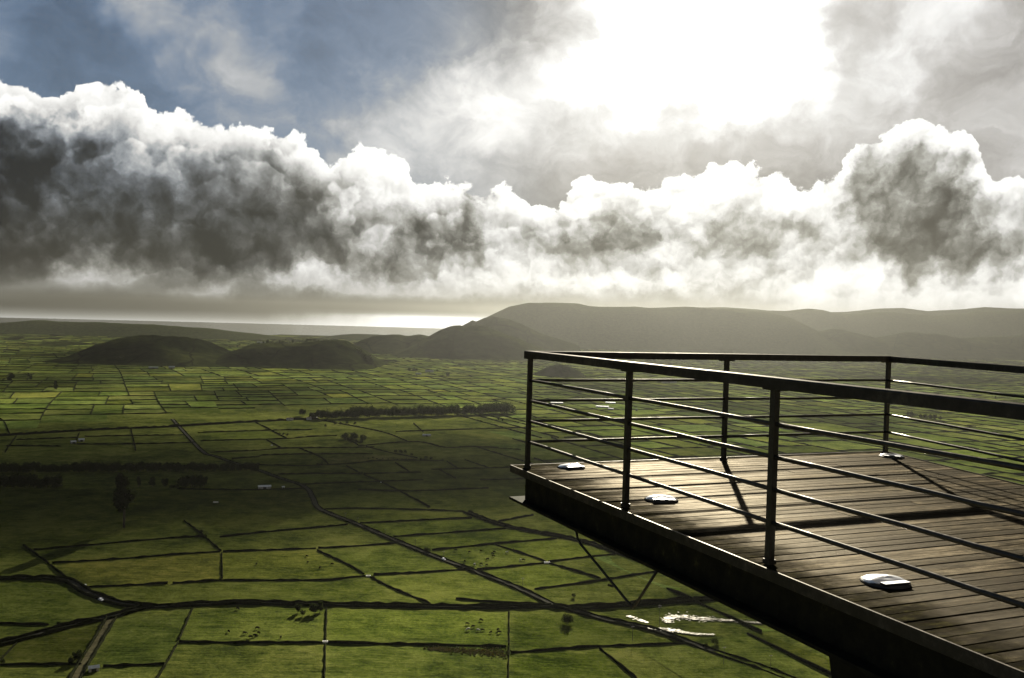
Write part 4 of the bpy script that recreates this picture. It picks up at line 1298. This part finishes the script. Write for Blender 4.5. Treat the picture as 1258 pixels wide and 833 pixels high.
# ------------------------------------------------------------------ platform
U0, U1 = -0.204, 5.75                                   # tip and landward end of the deck
V0 = -0.088
F3 = np.array([4.4166])                                 # v of the far corner post
WDIR = None
def rail_side():
    """direction of the third side from its top rail leaving the frame"""
    d = ray(1258, 450.8); z = DZ + 1.1
    q = (EYE + d * ((z - EYE_Z) / d[2]))[:2]
    c = P1 + DV * 4.4166
    w = (q - c) / np.linalg.norm(q - c)
    return w, np.linalg.norm(q - c)
WDIR, WLEN = rail_side()
WU, WV = float(WDIR @ DU), float(WDIR @ DV)             # third side in platform coordinates
def v_far(u):                                           # outer deck edge of the third side at u
    c_u, c_v = U0, 4.4166 + 0.10
    return c_v + (u - c_u) * WV / WU + 0.10
platform = empty('viewing_platform', dk(2.5, 2.0, -0.4))
tag(platform, 'weathered timber and steel viewing platform jutting out over the valley', 'platform')
PO = np.array(dk(2.5, 2.0, -0.4))
def pl(name, mb, mat, parent=None, smooth=False):
    par = parent or platform
    mb.v = [tuple(np.array(q) - PO) for q in mb.v]
    return mb.build(name, mat, par, smooth)
pitch, gap = 0.112, 0.007
pr = rng(4)
n_pl = int((U1 - U0 - 0.06) / pitch)
for k in range(n_pl):
    ua = U0 + 0.012 + k * pitch; ub = ua + pitch - gap
    va = V0 + 0.016; vb = min(v_far((ua + ub) / 2) - 0.03, 9.5)
    cuts = [va, vb]
    j = va + pr.choice((1.6, 2.5, 3.3)) + pr.uniform(-0.05, 0.05)
    if vb - j > 1.0: cuts = [va, j, vb]
    for a, b in zip(cuts[:-1], cuts[1:]):
        b2 = b - 0.004
        dz = pr.uniform(-0.0035, 0.0015); ch = 0.004; cup = pr.uniform(-0.002, 0.002)
        mb = MB()
        for vv in (a, b2):
            for uu, zz in ((ua, -0.04), (ua, -ch), (ua + ch, 0), ((ua + ub) / 2, cup), (ub - ch, 0), (ub, -ch), (ub, -0.04)):
                mb.v.append(dk(uu, vv, zz + dz))
        for i in range(6): mb.f.append((i, i + 1, 8 + i, 7 + i))
        mb.f.append((6, 0, 7, 13)); mb.f.append((0, 6, 5, 4, 3, 2, 1)); mb.f.append((7, 8, 9, 10, 11, 12, 13))
        pl('plank', mb, M_PLANK)
def bar(mb, a, b, wu, z0, z1):
    """box between platform points a, b (u, v) with half width wu, from z0 to z1"""
    A, B = np.array(a, float), np.array(b, float)
    t = (B - A) / np.linalg.norm(B - A); n = np.array([-t[1], t[0]])
    i = len(mb.v)
    for z in (z0, z1):
        for q in (A - n * wu, B - n * wu, B + n * wu, A + n * wu): mb.v.append(dk(q[0], q[1], z))
    for q in ((0, 3, 2, 1), (4, 5, 6, 7), (0, 1, 5, 4), (1, 2, 6, 5), (2, 3, 7, 6), (3, 0, 4, 7)): mb.f.append(tuple(i + k for k in q))
# long-edge beam: upper flange (angle), web, lower flange
mb = MB(); bar(mb, (U0, V0 + 0.004), (U1 + 0.1, V0 + 0.004), 0.006, -0.062, 0.004); bar(mb, (U0, V0 + 0.085), (U1 + 0.1, V0 + 0.085), 0.074, -0.062, -0.045); pl('edge_angle', mb, M_STEEL)
mb = MB(); bar(mb, (U0 + 0.17, V0 + 0.10), (U1 + 0.1, V0 + 0.10), 0.012, -0.30, -0.064); pl('beam_web', mb, M_BEAM)
mb = MB(); bar(mb, (U0, V0 + 0.09), (U1 + 0.1, V0 + 0.09), 0.09, -0.325, -0.302); pl('beam_flange', mb, M_BEAM)
# tip edge and third side
vt = v_far(U0)
mb = MB(); bar(mb, (U0 + 0.004, V0 + 0.012), (U0 + 0.004, vt), 0.006, -0.062, 0.002); pl('edge_angle', mb, M_STEEL)
mb = MB(); bar(mb, (U0 + 0.10, V0 + 0.20), (U0 + 0.10, vt - 0.1), 0.05, -0.30, -0.066); pl('end_beam', mb, M_BEAM)
ue = U1
mb = MB(); bar(mb, (U0 + 0.012, vt), (ue, min(v_far(ue), 40)), 0.006, -0.062, 0.002); pl('edge_angle', mb, M_STEEL)
for u in (0.9, 1.9, 2.9, 3.9, 4.9):
    mb = MB(); bar(mb, (u, V0 + 0.115), (u, min(v_far(u) - 0.1, 9.3)), 0.04, -0.22, -0.045); pl('joist', mb, M_BEAM)
# slanting pier below the beam
def pier():
    mb = MB()
    prof = [(4.12, -0.326), (U1 + 1.2, -0.326), (U1 + 1.2, -3.2), (4.75, -3.2), (4.22, -0.75)]
    n = len(prof)
    for v in (V0 + 0.03, V0 + 0.55):
        for u, z in prof: mb.v.append(dk(u, v, z))
    mb.f.append(tuple(range(n))); mb.f.append(tuple(range(n, 2 * n))[::-1])
    for k in range(n): mb.f.append((k, n + k, n + (k + 1) % n, (k + 1) % n))
    pl('support_pier', mb, M_BEAM)
pier()
# bent rod hanging under the beam
def on_edge_plane(px, py):
    d = ray(px, py); c = np.array(dk(0, V0 + 0.09, 0)); n = np.array([DV[0], DV[1], 0])
    return EYE + d * ((c - EYE) @ n) / (d @ n)
rod = [on_edge_plane(*q) for q in ((707.5, 650), (709.5, 661), (713, 668), (740, 701), (777, 746.5), (780, 744), (808, 700))]
mb = MB(); mb.tube([tuple(q) for q in rod], 0.0105, 8); pl('hanging_rod', mb, M_BAR, smooth=True)
mb = MB(); c = on_edge_plane(750.5, 719.5); mb.tube([(c[0] - 0.025, c[1], c[2] + 0.006), (c[0] + 0.02, c[1] - 0.01, c[2] - 0.004)], 0.009, 6); pl('rod_clip', mb, M_BAR)

# ------------------------------------------------------------------ railing
railing = empty('metal_railing', dk(0, 0, 0))
tag(railing, 'dark steel railing with four crossbars round the viewing platform', 'railing')
RO = np.array(dk(0, 0, 0))
def rl(name, mb, mat, parent=None, smooth=False):
    mb.v = [tuple(np.array(q) - RO) for q in mb.v]
    return mb.build(name, mat, parent or railing, smooth)
HR = (0.250, 0.446, 0.637, 0.830)                       # crossbar centres
TOP = 1.105
near_posts = [(0, 0), (1.8427, 0), (3.5383, 0), (5.35, 0)]
far_posts = [(0, 2.2225), (0, 4.4166)]
side_posts = [(WU * k, 4.4166 + WV * k) for k in (2.25, 4.5, 6.7)]
def post(u, v, t):
    mb = MB(); n = (-t[1], t[0])
    bar(mb, (u - t[0] * 0.022, v - t[1] * 0.022), (u + t[0] * 0.022, v + t[1] * 0.022), 0.019, -0.05, TOP - 0.066)
    p = rl('post', mb, M_BAR)
    f = MB(); bar(f, (u - t[0] * 0.03, v - t[1] * 0.03), (u + t[0] * 0.03, v + t[1] * 0.03), 0.026, 0.003, 0.03); rl('foot_collar', f, M_BAR, p)
    c = MB(); bar(c, (u - t[0] * 0.075, v - t[1] * 0.075), (u + t[0] * 0.075, v + t[1] * 0.075), 0.036, TOP - 0.0758, TOP - 0.0658); rl('cap_plate', c, M_BAR, p)
tw = (WU, WV)
for q in near_posts: post(*q, (1, 0))
for q in far_posts: post(*q, (0, 1))
for q in side_posts: post(*q, tw)
def top_rail(a, b, name='top_rail'):
    mb = MB(); h = 0.065; w = 0.045; c = 0.008
    A, B = np.array(a, float), np.array(b, float); t = (B - A) / np.linalg.norm(B - A); n = np.array([-t[1], t[0]])
    prof = [(-w, -h), (w, -h), (w, -c), (w - c, 0), (-w + c, 0), (-w, -c)]
    L = np.linalg.norm(B - A); segs = max(1, int(L / 0.6))
    r = rng(int(abs(a[0] * 10 + a[1] * 7 + b[0]) * 10))
    for k in range(segs + 1):
        q = A + (B - A) * k / segs
        dz = r.uniform(-0.0015, 0.0015)
        for x, z in prof:
            p = q + n * x
            mb.v.append(dk(p[0], p[1], TOP + z + dz))
    m_ = len(prof)
    for k in range(segs):
        for i in range(m_):
            j = (i + 1) % m_
            mb.f.append((k * m_ + i, k * m_ + j, (k + 1) * m_ + j, (k + 1) * m_ + i))
    mb.f.append(tuple(range(m_))[::-1]); mb.f.append(tuple(segs * m_ + i for i in range(m_)))
    rl('top_rail', mb, M_STEEL)
top_rail((-0.05, 0.0), (6.6, 0.0))
top_rail((0.0, 0.047), (0.0, 4.4166 + 0.02))
top_rail((WU * 0.05, 4.4166 + WV * 0.05 + 0.02), (WU * 6.9, 4.4166 + WV * 6.9))
def crossbar(a, b, z):
    mb = MB(); A, B = np.array(a, float), np.array(b, float); r = rng(int(z * 997 + a[0] * 31 + a[1] * 17))
    n = 5
    mb.tube([dk(*(A + (B - A) * k / n), z + r.uniform(-0.002, 0.002)) for k in range(n + 1)], 0.0135, 10)
    rl('crossbar', mb, M_BAR, smooth=True)
for z in HR:
    for A, B in zip(near_posts[:-1], near_posts[1:]): crossbar((A[0] + 0.026, 0), (B[0] - 0.026, 0), z)
    crossbar((0, 0.026), (0, 2.2225 - 0.026), z); crossbar((0, 2.2225 + 0.026), (0, 4.4166 - 0.026), z)
    q = [(0, 4.4166)] + side_posts
    for A, B in zip(q[:-1], q[1:]): crossbar((A[0] + WU * 0.028, A[1] + WV * 0.028), (B[0] - WU * 0.028, B[1] - WV * 0.028), z)

# ------------------------------------------------------------------ domed deck lights
def deck_light(x, y, rz, label):
    root = empty('deck_light', (x, y, DZ + 0.001), rz)
    tag(root, label, 'deck light', 'domed lights on the deck')
    b = MB(); n, R_ = 28, 0.134
    prof = [(R_, 0.0), (R_, 0.006), (R_ - 0.012, 0.010), (0.118, 0.013)]
    for rr, z in prof:
        for k in range(n): b.v.append((rr * math.cos(2 * math.pi * k / n), rr * math.sin(2 * math.pi * k / n), z))
    for j in range(len(prof) - 1):
        for k in range(n): b.f.append((j * n + k, j * n + (k + 1) % n, (j + 1) * n + (k + 1) % n, (j + 1) * n + k))
    b.f.append(tuple((len(prof) - 1) * n + k for k in range(n)))
    b.build('rim', M_STEEL, root, True)
    # hood: dome over the back half, open slot towards its front
    h = MB(); na, nr = 24, 6
    for j in range(nr + 1):
        t = j / nr
        for k in range(na + 1):
            a = math.pi * (0.06 + 0.88 * k / na) if False else 2 * math.pi * k / na
            rr = 0.126 * math.cos(t * math.pi / 2); z = 0.006 + 0.028 * math.sin(t * math.pi / 2) * (1 + 0.12 * math.cos(2 * a))
            cut = max(0.0, -math.sin(a))
            z -= 0.020 * cut * math.cos(t * math.pi / 2) * 0
            h.v.append((rr * math.cos(a), rr * math.sin(a) * (1.0 if math.sin(a) > 0 else 0.55), z))
    for j in range(nr):
        for k in range(na):
            b0 = j * (na + 1) + k
            h.f.append((b0, b0 + 1, b0 + na + 2, b0 + na + 1))
    h.build('hood', M_LAMP, root, True)
    s = MB(); s.box((-0.085, -0.098, 0.0135), (0.085, -0.055, 0.024)); s.build('slot', M_DARK, root)
deck_light(2.11, 5.13, 0.35, 'domed metal deck light beside the long railing near the landward end')
deck_light(1.22, 7.34, 0.1, 'domed metal deck light in the middle of the long railing')
deck_light(0.60, 8.83, 0.5, 'domed metal deck light at the railing tip corner')
deck_light(4.22, 10.22, -0.3, 'domed metal deck light at the foot of the far corner post')

# ------------------------------------------------------------------ clouds added to shade the valley, hidden in the sun's glare
def m_cloud(N, out, dens):
    s = N.new('ShaderNodeVolumeScatter')
    s.inputs['Color'].default_value = (0.20, 0.196, 0.19, 1)
    s.inputs['Density'].default_value = dens
    s.inputs['Anisotropy'].default_value = 0.75
    N.l.new(s.outputs[0], out.inputs['Volume'])
CLOUD_Z = 5200.0
M_CLOUD = material('cloud_vapour', lambda N, o: m_cloud(N, o, 0.034))
def cloud(gx, gy, rx, ry, rz, seed, ang=0.0, mat=None):
    """cloud whose shadow falls on the valley at (gx, gy)"""
    t = CLOUD_Z / SUN_DIR[2]
    c = np.array([gx, gy, 0]) + SUN_DIR * t
    bm = bmesh.new()
    bmesh.ops.create_icosphere(bm, subdivisions=4, radius=1.0)
    f = vnoise(seed); f2 = vnoise(seed + 50)
    ca, sa = math.cos(ang), math.sin(ang)
    for v in bm.verts:
        p = v.co
        k = 1 + 0.20 * f(p.x * 2.2 + seed, p.y * 2.2 + p.z) + 0.10 * f2(p.x * 5, p.y * 5 + p.z * 3)
        x, y = p.x * k * rx, p.y * k * ry
        v.co = (x * ca - y * sa, x * sa + y * ca, math.copysign(abs(p.z) ** 1.7, p.z) * (0.65 + 0.5 * k) * rz + 0.15 * rz * f2(p.x * 2.5, p.y * 2.5) * abs(p.z))
    me = bpy.data.meshes.new('cloud'); bm.to_mesh(me); bm.free(); me.shade_smooth()
    me.materials.append(mat or M_CLOUD)
    o = bpy.data.objects.new('cloud', me); col.objects.link(o)
    o.location = tuple(c)
    tag(o, 'thin ragged cloud added to shade the valley, lost in the glare round the sun', 'cloud', 'ragged clouds shading the valley')
def cl(px, py, rx, ry, rz, seed, ang=0.0):
    p = to_ground(px, py); cloud(p[0], p[1], rx, ry, rz, seed, ang)
SHADE_CLOUDS = [(120, 602, 470, 210, 85, 1, 0.38), (20, 556, 400, 230, 70, 2, 0.2), (-130, 640, 200, 230, 70, 24, 0.2), (530, 600, 250, 200, 60, 3, 0.2), (320, 592, 220, 130, 65, 25, 0.3), (480, 560, 120, 90, 50, 28, 0.2), (640, 590, 130, 150, 50, 30, 0.2), (850, 715, 110, 90, 45, 26, 0.2), (40, 525, 260, 110, 55, 27, 0.2), (330, 482, 200, 220, 60, 4, 0.0),
          (180, 437, 480, 480, 80, 5, 0.0), (700, 560, 150, 220, 50, 7, 0.3), (30, 468, 260, 240, 60, 8, 0.1), (560, 538, 170, 130, 45, 9, 0.3),
          (380, 435, 330, 420, 60, 10, 0.0), (10, 812, 130, 100, 55, 11, 0.0), (330, 628, 100, 55, 45, 12, 0.5), (80, 452, 330, 130, 55, 13, 0.0), (400, 500, 230, 70, 55, 32, 0.2),
          (760, 480, 230, 170, 50, 16, 0.1), (880, 500, 160, 120, 45, 17, 0.4),
          (1050, 520, 190, 110, 45, 18, 0.2), (1130, 465, 320, 260, 50, 19, 0.0), (420, 520, 90, 70, 40, 21, 0.2), (820, 815, 60, 50, 40, 22, 0.2), (980, 560, 140, 100, 40, 23, 0.1)]
for c in SHADE_CLOUDS: cl(*c)

# ------------------------------------------------------------------ haze
def haze():
    mb = MB(); mb.box((-24000, -3000, -260), (24000, 24000, 425))
    o = mb.build('haze', None)
    def fn(N, out):
        v = N.new('ShaderNodeVolumePrincipled')
        v.inputs['Color'].default_value = (0.060, 0.0602, 0.053, 1)
        v.inputs['Density'].default_value = HAZE_DENSITY
        v.inputs['Anisotropy'].default_value = 0.76
        N.l.new(v.outputs[0], out.inputs['Volume'])
    o.data.materials.append(material('haze_air', fn))
    tag(o, 'pale hazy air filling the valley', kind='stuff')
HAZE_DENSITY = 0.000054
haze()
